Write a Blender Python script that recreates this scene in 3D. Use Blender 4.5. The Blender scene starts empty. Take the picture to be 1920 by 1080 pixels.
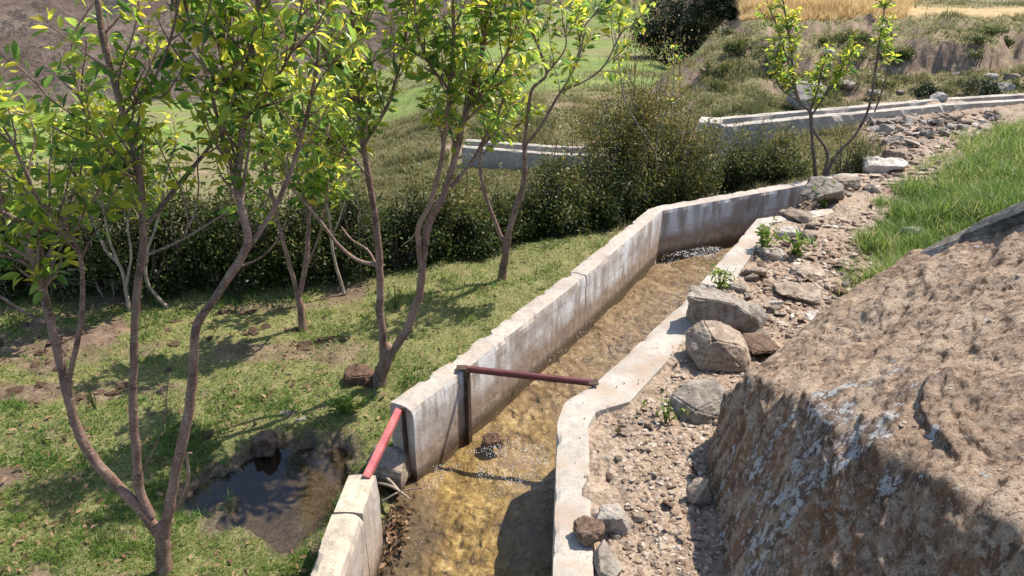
import bpy, bmesh, math, random
import numpy as np
from mathutils import Vector, Matrix

C = bpy.context.scene.collection
SC = bpy.context.scene
RNG = np.random.default_rng(7)
random.seed(7)

# ------------------------------------------------------------------ camera, sky, sun
FPX, PITCH, HC = 1400.0, math.radians(25.0), 1.9
cam = bpy.data.cameras.new("camera")
cam.sensor_width = 36.0
cam.lens = 36.0 * FPX / 1920.0
cam.clip_start, cam.clip_end = 0.05, 2000.0
camo = bpy.data.objects.new("camera", cam)
C.objects.link(camo)
camo.location = (0, 0, HC)
camo.rotation_euler = (math.radians(90) - PITCH, 0, 0)
SC.camera = camo

SUN_AZ, SUN_EL = math.radians(56), math.radians(55)
w = bpy.data.worlds.new("World")
SC.world = w
w.use_nodes = True
nt = w.node_tree
sky = nt.nodes.new('ShaderNodeTexSky')
sky.sky_type = 'NISHITA'
sky.sun_disc = False
sky.sun_elevation = SUN_EL
sky.sun_rotation = SUN_AZ
sky.altitude = 1200
sky.air_density = 1.0
sky.dust_density = 2.0
nt.links.new(sky.outputs[0], nt.nodes['Background'].inputs[0])
nt.nodes['Background'].inputs[1].default_value = 0.145

sl = bpy.data.lights.new("sun", 'SUN')
sl.energy = 4.6
sl.angle = math.radians(0.5)
sl.color = (1.0, 0.93, 0.82)
slo = bpy.data.objects.new("sun", sl)
C.objects.link(slo)
sdir = Vector((math.sin(SUN_AZ) * math.cos(SUN_EL), math.cos(SUN_AZ) * math.cos(SUN_EL), math.sin(SUN_EL)))
slo.rotation_euler = sdir.to_track_quat('Z', 'Y').to_euler()
slo.location = (8, 6, 12)

SC.view_settings.view_transform = 'Standard'
SC.view_settings.look = 'None'
SC.view_settings.gamma = 1.0
SC.view_settings.exposure = 0.72
SC.cycles.max_bounces = 8
SC.cycles.transparent_max_bounces = 12
SC.cycles.caustics_reflective = False
SC.cycles.caustics_refractive = False
SC.cycles.sample_clamp_indirect = 4.0

# ------------------------------------------------------------------ pixel <-> world helpers (survey of the photo)
cp, sp_ = math.cos(PITCH), math.sin(PITCH)
def ray(px, py):
    u = (px - 960) / FPX
    v = (540 - py) / FPX
    return np.array([u, cp + v * sp_, -sp_ + v * cp])
def W(px, py, z):
    d = ray(px, py)
    return d * ((z - HC) / d[2]) + np.array([0, 0, HC])
def V(px, py, y):
    d = ray(px, py)
    return d * (y / d[1]) + np.array([0, 0, HC])
def depth(p):
    return p[1] * cp + (HC - p[2]) * sp_

# ------------------------------------------------------------------ noise
def _hash(ix, iy, iz, seed):
    with np.errstate(over='ignore'):
        h = (ix.astype(np.int64) * 374761393 + iy.astype(np.int64) * 668265263 + iz.astype(np.int64) * 2147483647 + seed * 1274126177) & 0xFFFFFFFF
        h = ((h ^ (h >> 13)) * 1274126177) & 0xFFFFFFFF
        h = ((h ^ (h >> 16)) * 2246822519) & 0xFFFFFFFF
        h = h ^ (h >> 15)
    return (h & 0xFFFFFF) / float(0xFFFFFF)
def vn2(x, y, seed=0):
    x = np.asarray(x, float); y = np.asarray(y, float)
    ix = np.floor(x).astype(np.int64); iy = np.floor(y).astype(np.int64)
    fx = x - ix; fy = y - iy
    fx = fx * fx * fx * (fx * (fx * 6 - 15) + 10); fy = fy * fy * fy * (fy * (fy * 6 - 15) + 10)
    z = np.zeros_like(ix)
    a = _hash(ix, iy, z, seed); b = _hash(ix + 1, iy, z, seed)
    c = _hash(ix, iy + 1, z, seed); d = _hash(ix + 1, iy + 1, z, seed)
    return (a * (1 - fx) + b * fx) * (1 - fy) + (c * (1 - fx) + d * fx) * fy - 0.5
def fbm2(x, y, o=4, seed=0, gain=0.5):
    s = 0; a = 1.0; n = 0
    for i in range(o):
        s = s + a * vn2(np.asarray(x) * 2 ** i + 17.3 * i, np.asarray(y) * 2 ** i - 9.1 * i, seed + i)
        n += a; a *= gain
    return s / n * 2
def vn3(p, seed=0):
    i = np.floor(p).astype(np.int64); f = p - i
    f = f * f * (3 - 2 * f)
    out = 0
    for dx in (0, 1):
        for dy in (0, 1):
            for dz in (0, 1):
                wgt = (f[:, 0] if dx else 1 - f[:, 0]) * (f[:, 1] if dy else 1 - f[:, 1]) * (f[:, 2] if dz else 1 - f[:, 2])
                out = out + wgt * _hash(i[:, 0] + dx, i[:, 1] + dy, i[:, 2] + dz, seed)
    return out - 0.5
def fbm3(p, o=4, seed=0, gain=0.5):
    s = 0; a = 1.0; n = 0
    for i in range(o):
        s = s + a * vn3(p * 2 ** i + 13.7 * i, seed + i)
        n += a; a *= gain
    return s / n * 2
def sstep(a, b, x):
    t = np.clip((np.asarray(x, float) - a) / (b - a), 0, 1)
    return t * t * (3 - 2 * t)

# ------------------------------------------------------------------ object helpers
def link(name, me, mat=None, parent=None):
    o = bpy.data.objects.new(name, me)
    C.objects.link(o)
    if mat:
        me.materials.append(mat)
    if parent:
        o.parent = parent
    return o
def tag(o, label=None, cat=None, group=None, kind=None):
    if label: o['label'] = label
    if cat: o['category'] = cat
    if group: o['group'] = group
    if kind: o['kind'] = kind
    return o
def empty(name, loc):
    o = bpy.data.objects.new(name, None)
    C.objects.link(o)
    o.location = loc
    o.empty_display_size = 0.1
    return o
def mesh(name, verts, quads=None, tris=None, smooth=True):
    me = bpy.data.meshes.new(name)
    verts = np.ascontiguousarray(verts, dtype=np.float32).reshape(-1, 3)
    parts = []; sizes = []
    if quads is not None and len(quads):
        q = np.asarray(quads, dtype=np.int32).reshape(-1, 4); parts.append(q.ravel()); sizes.append(np.full(len(q), 4, np.int32))
    if tris is not None and len(tris):
        t = np.asarray(tris, dtype=np.int32).reshape(-1, 3); parts.append(t.ravel()); sizes.append(np.full(len(t), 3, np.int32))
    loops = np.concatenate(parts); sizes = np.concatenate(sizes)
    starts = np.concatenate([[0], np.cumsum(sizes)[:-1]]).astype(np.int32)
    me.vertices.add(len(verts)); me.vertices.foreach_set('co', verts.ravel())
    me.loops.add(len(loops)); me.loops.foreach_set('vertex_index', loops)
    me.polygons.add(len(sizes)); me.polygons.foreach_set('loop_start', starts)
    me.polygons.foreach_set('use_smooth', np.full(len(sizes), smooth, dtype=bool))
    me.update(calc_edges=True)
    me.validate()
    return me
def attr(me, name, vals):
    a = me.attributes.new(name, 'FLOAT', 'POINT')
    a.data.foreach_set('value', np.ascontiguousarray(vals, dtype=np.float32))

# ------------------------------------------------------------------ material helpers
class N:
    def __init__(s, name):
        s.m = bpy.data.materials.new(name); s.m.use_nodes = True
        s.t = s.m.node_tree; s.t.nodes.clear()
        s.out = s.t.nodes.new('ShaderNodeOutputMaterial')
        s.pos = None
    def n(s, typ, **kw):
        nd = s.t.nodes.new(typ)
        for k, v in kw.items():
            setattr(nd, k, v)
        return nd
    def l(s, a, b): s.t.links.new(a, b)
    def coord(s, scale=(1, 1, 1), local=True):
        tc = s.n('ShaderNodeTexCoord'); mp = s.n('ShaderNodeMapping')
        mp.inputs['Scale'].default_value = scale
        if local: s.l(tc.outputs['Object'], mp.inputs['Vector'])
        else:
            g = s.n('ShaderNodeNewGeometry'); s.l(g.outputs['Position'], mp.inputs['Vector'])
        return mp.outputs[0]
    def noise(s, scale, detail=5, rough=0.55, co=None, dist=0.0):
        nd = s.n('ShaderNodeTexNoise'); nd.inputs['Scale'].default_value = scale
        nd.inputs['Detail'].default_value = detail; nd.inputs['Roughness'].default_value = rough
        nd.inputs['Distortion'].default_value = dist
        s.l(co if co is not None else s.coord(), nd.inputs['Vector'])
        return nd.outputs['Fac']
    def voro(s, scale, co=None, feat='F1', out='Distance'):
        nd = s.n('ShaderNodeTexVoronoi'); nd.feature = feat; nd.inputs['Scale'].default_value = scale
        s.l(co if co is not None else s.coord(), nd.inputs['Vector'])
        return nd.outputs[out]
    def ramp(s, fac, stops):
        nd = s.n('ShaderNodeValToRGB'); cr = nd.color_ramp
        while len(cr.elements) < len(stops): cr.elements.new(0.5)
        for e, (p, c) in zip(cr.elements, stops):
            e.position = p; e.color = (c[0], c[1], c[2], 1) if not np.isscalar(c) else (c, c, c, 1)
        s.l(fac, nd.inputs[0]); return nd.outputs[0]
    def mix(s, fac, a, b, mode='MIX'):
        nd = s.n('ShaderNodeMix', data_type='RGBA', blend_type=mode)
        for i, v in ((0, fac), (6, a), (7, b)):
            if isinstance(v, (int, float)): nd.inputs[i].default_value = v
            elif isinstance(v, (tuple, list)): nd.inputs[i].default_value = (*v, 1)
            else: s.l(v, nd.inputs[i])
        return nd.outputs[2]
    def math(s, op, a, b=0.0, clamp=False):
        nd = s.n('ShaderNodeMath', operation=op, use_clamp=clamp)
        for i, v in ((0, a), (1, b)):
            if isinstance(v, (int, float)): nd.inputs[i].default_value = v
            else: s.l(v, nd.inputs[i])
        return nd.outputs[0]
    def attr(s, name):
        nd = s.n('ShaderNodeAttribute', attribute_name=name); return nd.outputs['Fac']
    def objrand(s):
        return s.n('ShaderNodeObjectInfo').outputs['Random']
    def bump(s, h, strength=0.4, dist=0.01, prev=None):
        nd = s.n('ShaderNodeBump'); nd.inputs['Strength'].default_value = strength; nd.inputs['Distance'].default_value = dist
        s.l(h, nd.inputs['Height'])
        if prev is not None: s.l(prev, nd.inputs['Normal'])
        return nd.outputs[0]
    def bsdf(s, col, rough=0.8, normal=None, spec=0.3, metal=0.0):
        b = s.n('ShaderNodeBsdfPrincipled')
        if isinstance(col, (tuple, list)): b.inputs['Base Color'].default_value = (*col, 1)
        else: s.l(col, b.inputs['Base Color'])
        if isinstance(rough, (int, float)): b.inputs['Roughness'].default_value = rough
        else: s.l(rough, b.inputs['Roughness'])
        b.inputs['Specular IOR Level'].default_value = spec
        b.inputs['Metallic'].default_value = metal
        if normal is not None: s.l(normal, b.inputs['Normal'])
        return b.outputs[0]
    def done(s, sh):
        s.l(sh, s.out.inputs['Surface']); return s.m

def m_leaf(name, stops, transl=0.4, rough=0.38, spec=0.5):
    k = N(name)
    t = k.attr('tint')
    col = k.ramp(t, stops)
    b = k.bsdf(col, rough, None, spec)
    tr = k.n('ShaderNodeBsdfTranslucent')
    tcol = k.mix(0.55, col, (0.30, 0.36, 0.02))
    hs = k.n('ShaderNodeHueSaturation'); hs.inputs['Value'].default_value = 1.9; k.l(col, hs.inputs['Color'])
    k.l(hs.outputs[0], tr.inputs['Color'])
    mx = k.n('ShaderNodeMixShader'); mx.inputs[0].default_value = transl
    k.l(b, mx.inputs[1]); k.l(tr.outputs[0], mx.inputs[2])
    return k.done(mx.outputs[0])

M = {}
M['leaf'] = m_leaf('fruit_leaf', [(0, (0.045, 0.10, 0.026)), (0.25, (0.105, 0.19, 0.036)), (0.55, (0.205, 0.28, 0.045)), (0.8, (0.34, 0.37, 0.042)), (1, (0.54, 0.45, 0.06))], 0.66, 0.3)
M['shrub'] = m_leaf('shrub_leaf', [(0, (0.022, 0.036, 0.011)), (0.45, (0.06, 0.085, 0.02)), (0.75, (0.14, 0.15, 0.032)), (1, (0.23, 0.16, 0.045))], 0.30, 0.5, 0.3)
M['dark_shrub'] = m_leaf('dark_shrub_leaf', [(0, (0.012, 0.022, 0.010)), (0.6, (0.03, 0.05, 0.018)), (1, (0.08, 0.10, 0.03))], 0.15, 0.5, 0.3)
M['grass'] = m_leaf('lawn_grass_blade', [(0, (0.06, 0.125, 0.022)), (0.5, (0.14, 0.225, 0.042)), (0.78, (0.27, 0.31, 0.08)), (1, (0.48, 0.41, 0.20))], 0.3, 0.55, 0.25)
M['tall_grass'] = m_leaf('tall_grass_blade', [(0, (0.05, 0.10, 0.018)), (0.5, (0.13, 0.205, 0.04)), (0.8, (0.23, 0.28, 0.075)), (1, (0.46, 0.39, 0.20))], 0.4, 0.45, 0.35)
M['dry_grass'] = m_leaf('dry_grass_blade', [(0, (0.07, 0.08, 0.03)), (0.45, (0.17, 0.17, 0.07)), (0.8, (0.29, 0.255, 0.12)), (1, (0.43, 0.36, 0.19))], 0.25, 0.6, 0.2)
M['straw'] = m_leaf('straw_blade', [(0, (0.36, 0.25, 0.11)), (0.5, (0.54, 0.40, 0.20)), (1, (0.70, 0.56, 0.32))], 0.3, 0.55, 0.2)
M['weed'] = m_leaf('weed_leaf', [(0, (0.05, 0.10, 0.02)), (0.6, (0.12, 0.20, 0.03)), (1, (0.26, 0.30, 0.05))], 0.35, 0.45, 0.3)
M['litter'] = m_leaf('dead_leaf', [(0, (0.06, 0.035, 0.02)), (0.5, (0.16, 0.09, 0.05)), (1, (0.36, 0.24, 0.14))], 0.15, 0.6, 0.2)

def m_bark(name, a, b, c):
    k = N(name)
    co = k.coord((1, 1, 0.35))
    n1 = k.noise(28, 5, 0.6, co); n2 = k.noise(6, 3, 0.5)
    col = k.ramp(n1, [(0.3, a), (0.55, b), (0.75, c)])
    col = k.mix(k.ramp(n2, [(0.42, 0.0), (0.62, 0.6)]), col, c)
    co2 = k.coord((1, 1, 4)); n3 = k.noise(60, 3, 0.6, co2)
    col = k.mix(k.ramp(n3, [(0.57, 0.0), (0.64, 0.7)]), col, (0.46, 0.38, 0.31))
    col = k.mix(k.ramp(k.noise(14, 6, 0.7), [(0.36, 0.7), (0.46, 0.0)]), col, tuple(x * 0.55 for x in a))
    nm = k.bump(n1, 1.0, 0.008)
    nm = k.bump(k.noise(90, 5, 0.7), 0.8, 0.003, nm)
    return k.done(k.bsdf(col, 0.6, nm, 0.35))
M['bark'] = m_bark('reddish_bark', (0.085, 0.045, 0.033), (0.20, 0.112, 0.082), (0.34, 0.22, 0.17))
M['pale_bark'] = m_bark('pale_bark', (0.16, 0.11, 0.08), (0.32, 0.25, 0.19), (0.45, 0.37, 0.29))
M['dark_bark'] = m_bark('dark_bark', (0.05, 0.03, 0.025), (0.11, 0.075, 0.06), (0.2, 0.15, 0.12))

def m_concrete(name, base=(0.40, 0.355, 0.30), bloom=0.0, damp=True, dust=0.0):
    k = N(name)
    co = k.coord(local=False)
    n1 = k.noise(3.0, 6, 0.62, co); n2 = k.noise(22, 5, 0.65, co); n3 = k.noise(140, 3, 0.6, co)
    d = tuple(c * 0.68 for c in base); lt = tuple(min(1, c * 1.28) for c in base)
    col = k.ramp(n1, [(0.3, d), (0.5, base), (0.72, lt)])
    col = k.mix(k.ramp(n2, [(0.35, 0.55), (0.55, 0.0)]), col, tuple(c * 0.55 for c in base))
    col = k.mix(k.ramp(n3, [(0.32, 0.5), (0.45, 0.0)]), col, (0.12, 0.10, 0.085))
    geo = k.n('ShaderNodeNewGeometry'); sx = k.n('ShaderNodeSeparateXYZ'); k.l(geo.outputs['Position'], sx.inputs[0])
    sn = k.n('ShaderNodeSeparateXYZ'); k.l(geo.outputs['True Normal'], sn.inputs[0])
    side = k.ramp(sn.outputs[2], [(0.35, 1.0), (0.75, 0.0)])
    if bloom > 0:      # white lime efflorescence and black algae runs, vertical streaks on the upright faces
        cs = k.coord((1, 1, 0.16), local=False)
        st = k.noise(13, 5, 0.65, cs); pt = k.noise(2.3, 3, 0.6, co)
        f = k.math('MULTIPLY', k.ramp(st, [(0.40, 0.0), (0.56, 1.0)]), k.ramp(pt, [(0.38, 0.0), (0.54, 1.0)]))
        # bloom sits on the upper course of the shuttering, brown silt on the lower
        band = k.ramp(k.math('ADD', k.math('MULTIPLY', sx.outputs[2], 1.0), k.math('MULTIPLY', n1, 0.12)), [(0.0, 0.0), (0.001, 1.0)])
        zz = k.math('ADD', sx.outputs[2], 0.37)
        zn = k.math('ADD', zz, k.math('MULTIPLY', k.math('SUBTRACT', n1, 0.5), 0.25))
        up = k.ramp(zn, [(0.11, 0.0), (0.20, 1.0)])
        low = k.mix(k.ramp(n2, [(0.4, 0.0), (0.6, 1.0)]), (0.30, 0.225, 0.165), (0.40, 0.31, 0.24))
        sidecol = k.mix(up, low, (0.38, 0.315, 0.26))
        sidecol = k.mix(k.math('MULTIPLY', k.math('MULTIPLY', f, up), bloom), sidecol, (0.74, 0.72, 0.70))
        st2 = k.noise(17, 5, 0.7, cs)
        sidecol = k.mix(k.math('MULTIPLY', k.math('MULTIPLY', k.ramp(st2, [(0.56, 0.0), (0.68, 0.7)]), k.ramp(pt, [(0.40, 1.0), (0.52, 0.0)])), up), sidecol, (0.10, 0.085, 0.075))
        sidecol = k.mix(k.ramp(n3, [(0.30, 0.6), (0.42, 0.0)]), sidecol, (0.10, 0.085, 0.07))
        line = k.math('ABSOLUTE', k.math('SUBTRACT', zz, 0.20))
        sidecol = k.mix(k.ramp(line, [(0.0035, 0.6), (0.007, 0.0)]), sidecol, (0.47, 0.36, 0.28))
        col = k.mix(side, col, sidecol)
    if damp:
        zz2 = k.math('ADD', k.math('ADD', sx.outputs[2], 0.37), k.math('MULTIPLY', k.math('SUBTRACT', n2, 0.5), 0.05))
        col = k.mix(k.math('MULTIPLY', side, k.ramp(zz2, [(0.012, 0.75), (0.05, 0.0)])), col, (0.09, 0.07, 0.05))
    if dust:      # blown soil and grit caked on the flat top
        dn = k.math('ADD', k.noise(5.5, 6, 0.7, co), k.math('MULTIPLY', k.math('SUBTRACT', n3, 0.5), 0.35))
        col = k.mix(k.math('MULTIPLY', k.math('SUBTRACT', 1.0, side), k.ramp(dn, [(0.46, 0.0), (0.60, dust)])), col, (0.36, 0.265, 0.195))
    nm = k.bump(n2, 0.35, 0.008)
    nm = k.bump(n3, 0.5, 0.003, nm)
    return k.done(k.bsdf(col, 0.85, nm, 0.25))
M['concrete'] = m_concrete('weathered_concrete', (0.47, 0.415, 0.36), 0.95, True, 0.35)
M['concrete_near'] = m_concrete('yellowed_concrete', (0.50, 0.43, 0.33), 0.25)
M['concrete_pale'] = m_concrete('pale_concrete', (0.46, 0.415, 0.36), 0.0, True, 0.75)
M['concrete_far'] = m_concrete('grey_concrete', (0.44, 0.395, 0.335), 0.0, False)

def m_rock(name, a, b, c, scale=1.0, strat=0.0, lichen=0.0, bump=0.8):
    k = N(name)
    co = k.coord((1, 1, 1 + 2.5 * strat))
    n1 = k.noise(4 * scale, 7, 0.62, co, 0.3); n2 = k.noise(18 * scale, 6, 0.68, co); n3 = k.noise(75 * scale, 4, 0.65)
    col = k.ramp(n1, [(0.32, a), (0.5, b), (0.68, c)])
    col = k.mix(k.ramp(n2, [(0.36, 0.7), (0.52, 0.0)]), col, tuple(x * 0.5 for x in a))
    col = k.mix(k.ramp(n3, [(0.55, 0.0), (0.72, 0.6)]), col, tuple(min(1, x * 1.25) for x in c))
    r = k.objrand()
    hv = k.n('ShaderNodeHueSaturation'); k.l(col, hv.inputs['Color'])
    k.l(k.math('ADD', k.math('MULTIPLY', r, 0.5), 0.75), hv.inputs['Value'])
    col = hv.outputs[0]
    nm = k.bump(n1, bump, 0.03 / scale)
    nm = k.bump(n2, bump, 0.012 / scale, nm)
    nm = k.bump(n3, bump * 0.7, 0.004 / scale, nm)
    return k.done(k.bsdf(col, 0.88, nm, 0.2))
M['rock_tan'] = m_rock('tan_rock', (0.20, 0.15, 0.11), (0.33, 0.26, 0.20), (0.46, 0.38, 0.30), 2.0, 0.5)
M['rock_grey'] = m_rock('grey_rock', (0.18, 0.15, 0.122), (0.30, 0.255, 0.21), (0.43, 0.38, 0.32), 2.0)
M['rock_pale'] = m_rock('pale_rock', (0.30, 0.26, 0.22), (0.43, 0.38, 0.33), (0.56, 0.51, 0.45), 2.0)
M['rock_brown'] = m_rock('brown_rock', (0.10, 0.065, 0.045), (0.19, 0.125, 0.09), (0.29, 0.20, 0.15), 2.5)
M['rock_dark'] = m_rock('slate_rock', (0.07, 0.07, 0.068), (0.14, 0.14, 0.135), (0.25, 0.245, 0.23), 2.0, 0.6)
M['clod'] = m_rock('dark_soil_clod', (0.055, 0.032, 0.022), (0.105, 0.062, 0.042), (0.17, 0.105, 0.075), 5.0)

def m_boulder():
    k = N('boulder_stone')
    co = k.coord(local=False)
    cs = k.coord((1.6, 1.6, 0.30), local=False)
    n1 = k.noise(1.9, 8, 0.68, co, 0.5); n2 = k.noise(11, 8, 0.72, cs, 0.7); n3 = k.noise(42, 6, 0.74, co); n4 = k.noise(170, 4, 0.7, co)
    geo = k.n('ShaderNodeNewGeometry'); sn = k.n('ShaderNodeSeparateXYZ'); k.l(geo.outputs['True Normal'], sn.inputs[0])
    top = k.ramp(k.math('ADD', sn.outputs[2], k.math('MULTIPLY', n2, 0.25)), [(0.58, 0.0), (0.86, 1.0)])
    # weathered ochre-grey flank, sandy dust lying on the upper faces
    flank = k.ramp(n1, [(0.36, (0.21, 0.14, 0.095)), (0.5, (0.35, 0.25, 0.17)), (0.62, (0.48, 0.365, 0.255))])
    flank = k.mix(k.ramp(n2, [(0.44, 0.9), (0.50, 0.0)]), flank, (0.11, 0.068, 0.05))
    flank = k.mix(k.ramp(n2, [(0.56, 0.0), (0.61, 0.7)]), flank, (0.54, 0.43, 0.315))
    rust = k.ramp(k.noise(4.2, 5, 0.7, cs), [(0.50, 0.0), (0.58, 0.75)]); flank = k.mix(rust, flank, (0.24, 0.115, 0.055))
    sand = k.ramp(n1, [(0.34, (0.33, 0.225, 0.15)), (0.5, (0.47, 0.34, 0.24)), (0.64, (0.58, 0.45, 0.33))])
    sand = k.mix(k.ramp(n3, [(0.41, 0.85), (0.47, 0.0)]), sand, (0.17, 0.105, 0.07))
    sand = k.mix(k.ramp(k.noise(7, 7, 0.72, co, 0.6), [(0.38, 0.8), (0.46, 0.0)]), sand, (0.20, 0.13, 0.09))
    col = k.mix(top, flank, sand)
    col = k.mix(k.ramp(n3, [(0.34, 0.65), (0.44, 0.0)]), col, (0.075, 0.052, 0.042))
    col = k.mix(k.ramp(n3, [(0.56, 0.0), (0.62, 0.7)]), col, (0.62, 0.51, 0.39))
    col = k.mix(k.ramp(n4, [(0.40, 0.6), (0.47, 0.0)]), col, (0.11, 0.08, 0.062))
    # grey-white crustose lichen colonies
    lw = k.attr('lichen')
    ln = k.noise(34, 7, 0.78, k.coord((1, 1, 0.6), local=False), 0.6); lp = k.noise(6.0, 5, 0.65, cs)
    reg = k.math('ADD', lp, k.math('MULTIPLY', lw, 0.20))
    lf = k.math('MULTIPLY', k.ramp(ln, [(0.50, 0.0), (0.53, 1.0)]), k.ramp(reg, [(0.635, 0.0), (0.66, 1.0)]))
    col = k.mix(k.ramp(reg, [(0.60, 0.0), (0.70, 0.75)]), col, (0.105, 0.07, 0.062))
    col = k.mix(lf, col, k.mix(n4, (0.34, 0.335, 0.325), (0.72, 0.71, 0.68)))
    nm = k.bump(n2, 0.8, 0.02)
    nm = k.bump(n3, 1.0, 0.012, nm)
    nm = k.bump(n4, 0.8, 0.004, nm)
    return k.done(k.bsdf(col, 0.92, nm, 0.15))
M['boulder'] = m_boulder()

def m_metal():
    k = N('flaking_red_paint')
    n = k.noise(40, 5, 0.7); n2 = k.noise(9, 4, 0.6)
    col = k.ramp(n2, [(0.35, (0.085, 0.024, 0.026)), (0.6, (0.14, 0.04, 0.042)), (0.75, (0.20, 0.09, 0.085))])
    col = k.mix(k.ramp(n, [(0.58, 0.0), (0.66, 0.8)]), col, (0.13, 0.07, 0.045))
    return k.done(k.bsdf(col, 0.5, k.bump(n, 0.3, 0.002), 0.4))
M['red_paint'] = m_metal()
def m_red_bright():  # lighter red than the bar across the stream
    k = N('bright_red_paint')
    n = k.noise(40, 5, 0.7); n2 = k.noise(9, 4, 0.6)
    col = k.ramp(n2, [(0.35, (0.26, 0.045, 0.05)), (0.6, (0.36, 0.08, 0.085)), (0.75, (0.44, 0.16, 0.15))])
    col = k.mix(k.ramp(n, [(0.60, 0.0), (0.68, 0.8)]), col, (0.18, 0.10, 0.07))
    return k.done(k.bsdf(col, 0.5, k.bump(n, 0.3, 0.002), 0.4))
M['red_bright'] = m_red_bright()
def m_rust():
    k = N('rusty_steel')
    n = k.noise(30, 5, 0.7)
    col = k.ramp(n, [(0.35, (0.035, 0.025, 0.02)), (0.6, (0.09, 0.055, 0.04)), (0.75, (0.2, 0.13, 0.09))])
    return k.done(k.bsdf(col, 0.7, k.bump(n, 0.4, 0.003), 0.3))
M['rust'] = m_rust()

def m_ground():
    k = N('ground')
    co = k.coord(local=False)
    nA = k.noise(1.6, 6, 0.62, co); nB = k.noise(9, 6, 0.66, co); nC = k.noise(55, 5, 0.68, co); nD = k.noise(0.35, 5, 0.6, co)
    nE = k.noise(200, 3, 0.6, co)
    # bare soil
    soil = k.ramp(nB, [(0.3, (0.10, 0.065, 0.045)), (0.5, (0.18, 0.12, 0.085)), (0.7, (0.28, 0.20, 0.145))])
    soil = k.mix(k.ramp(nC, [(0.38, 0.6), (0.52, 0.0)]), soil, (0.06, 0.038, 0.027))
    col = k.mix(k.attr('w_hill'), soil, k.mix(k.ramp(nC, [(0.38, 0.5), (0.52, 0.0)]), k.ramp(nB, [(0.3, (0.18, 0.12, 0.08)), (0.5, (0.285, 0.20, 0.138)), (0.7, (0.39, 0.29, 0.21))]), (0.12, 0.085, 0.06)))
    turf = k.ramp(nC, [(0.3, (0.075, 0.078, 0.03)), (0.5, (0.16, 0.16, 0.06)), (0.7, (0.27, 0.245, 0.115))])
    turf = k.mix(k.ramp(nB, [(0.50, 0.0), (0.68, 0.7)]), turf, (0.25, 0.21, 0.10))
    col = k.mix(k.attr('w_grass'), col, turf)
    # gravel path
    v = k.voro(38, co, 'F1', 'Color'); vd = k.voro(38, co); v2 = k.voro(95, co, 'F1', 'Color'); vd2 = k.voro(95, co)
    sv = k.n('ShaderNodeSeparateColor'); k.l(v, sv.inputs[0]); sv2 = k.n('ShaderNodeSeparateColor'); k.l(v2, sv2.inputs[0])
    grav = k.ramp(nB, [(0.3, (0.22, 0.155, 0.11)), (0.5, (0.34, 0.255, 0.185)), (0.7, (0.46, 0.365, 0.28))])
    grav = k.mix(k.math('MULTIPLY', k.ramp(sv.outputs[0], [(0.55, 0.0), (0.75, 0.75)]), k.ramp(vd, [(0.28, 1.0), (0.45, 0.0)])), grav, (0.46, 0.40, 0.335))
    grav = k.mix(k.math('MULTIPLY', k.ramp(sv2.outputs[0], [(0.5, 0.0), (0.8, 0.8)]), k.ramp(vd2, [(0.28, 1.0), (0.45, 0.0)])), grav, (0.40, 0.31, 0.24))
    grav = k.mix(k.ramp(nC, [(0.36, 0.6), (0.48, 0.0)]), grav, (0.13, 0.085, 0.06))
    grav = k.mix(k.ramp(nA, [(0.5, 0.0), (0.66, 0.5)]), grav, (0.33, 0.21, 0.15))
    col = k.mix(k.attr('w_path'), col, grav)
    # stream bed: ochre algae over pebbles
    cb = k.coord((1, 0.7, 1), local=False)
    bv = k.voro(26, cb, 'F1', 'Color'); sb = k.n('ShaderNodeSeparateColor'); k.l(bv, sb.inputs[0])
    nb = k.noise(20, 6, 0.75, cb, 0.8); nb2 = k.noise(3.4, 5, 0.6, cb)
    bed = k.ramp(nb, [(0.34, (0.07, 0.048, 0.024)), (0.45, (0.215, 0.15, 0.062)), (0.55, (0.37, 0.265, 0.11)), (0.66, (0.60, 0.48, 0.27))])
    bed = k.mix(k.ramp(nb2, [(0.46, 0.0), (0.60, 0.8)]), bed, k.mix(nb, (0.22, 0.16, 0.10), (0.46, 0.34, 0.22)))
    bed = k.mix(k.ramp(k.noise(7, 7, 0.75, cb, 1.0), [(0.36, 0.75), (0.46, 0.0)]), bed, (0.13, 0.095, 0.06))
    bedfar = k.ramp(nb, [(0.34, (0.10, 0.07, 0.046)), (0.5, (0.24, 0.175, 0.115)), (0.66, (0.44, 0.35, 0.25))])
    bed = k.mix(k.attr('w_bedfar'), bed, bedfar)
    col = k.mix(k.attr('w_bed'), col, bed)
    # mud round the puddle
    mud = k.ramp(k.mix(0.5, nB, nC), [(0.36, (0.05, 0.037, 0.026)), (0.5, (0.105, 0.08, 0.055)), (0.64, (0.20, 0.155, 0.11))])
    col = k.mix(k.attr('w_mud'), col, mud)
    # green valley fields, rock slopes, straw stubble
    fld = k.ramp(nA, [(0.3, (0.11, 0.155, 0.04)), (0.55, (0.17, 0.225, 0.055)), (0.75, (0.25, 0.27, 0.09))])
    col = k.mix(k.attr('w_field'), col, fld)
    cr = k.coord((1, 1, 1), local=False)
    rk = k.ramp(k.noise(0.7, 8, 0.68, cr, 0.5), [(0.32, (0.19, 0.13, 0.098)), (0.5, (0.32, 0.235, 0.18)), (0.66, (0.44, 0.345, 0.275))])
    rk = k.mix(k.ramp(k.noise(3.2, 7, 0.72, cr), [(0.34, 0.75), (0.47, 0.0)]), rk, (0.10, 0.072, 0.062))
    rk = k.mix(k.ramp(k.math('ABSOLUTE', k.math('SUBTRACT', k.noise(0.55, 7, 0.7, cr, 0.3), 0.5)), [(0.006, 0.8), (0.02, 0.0)]), rk, (0.10, 0.075, 0.065))
    rk = k.mix(k.ramp(nD, [(0.56, 0.0), (0.66, 0.8)]), rk, (0.10, 0.098, 0.105))
    col = k.mix(k.attr('w_rock'), col, rk)
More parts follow.
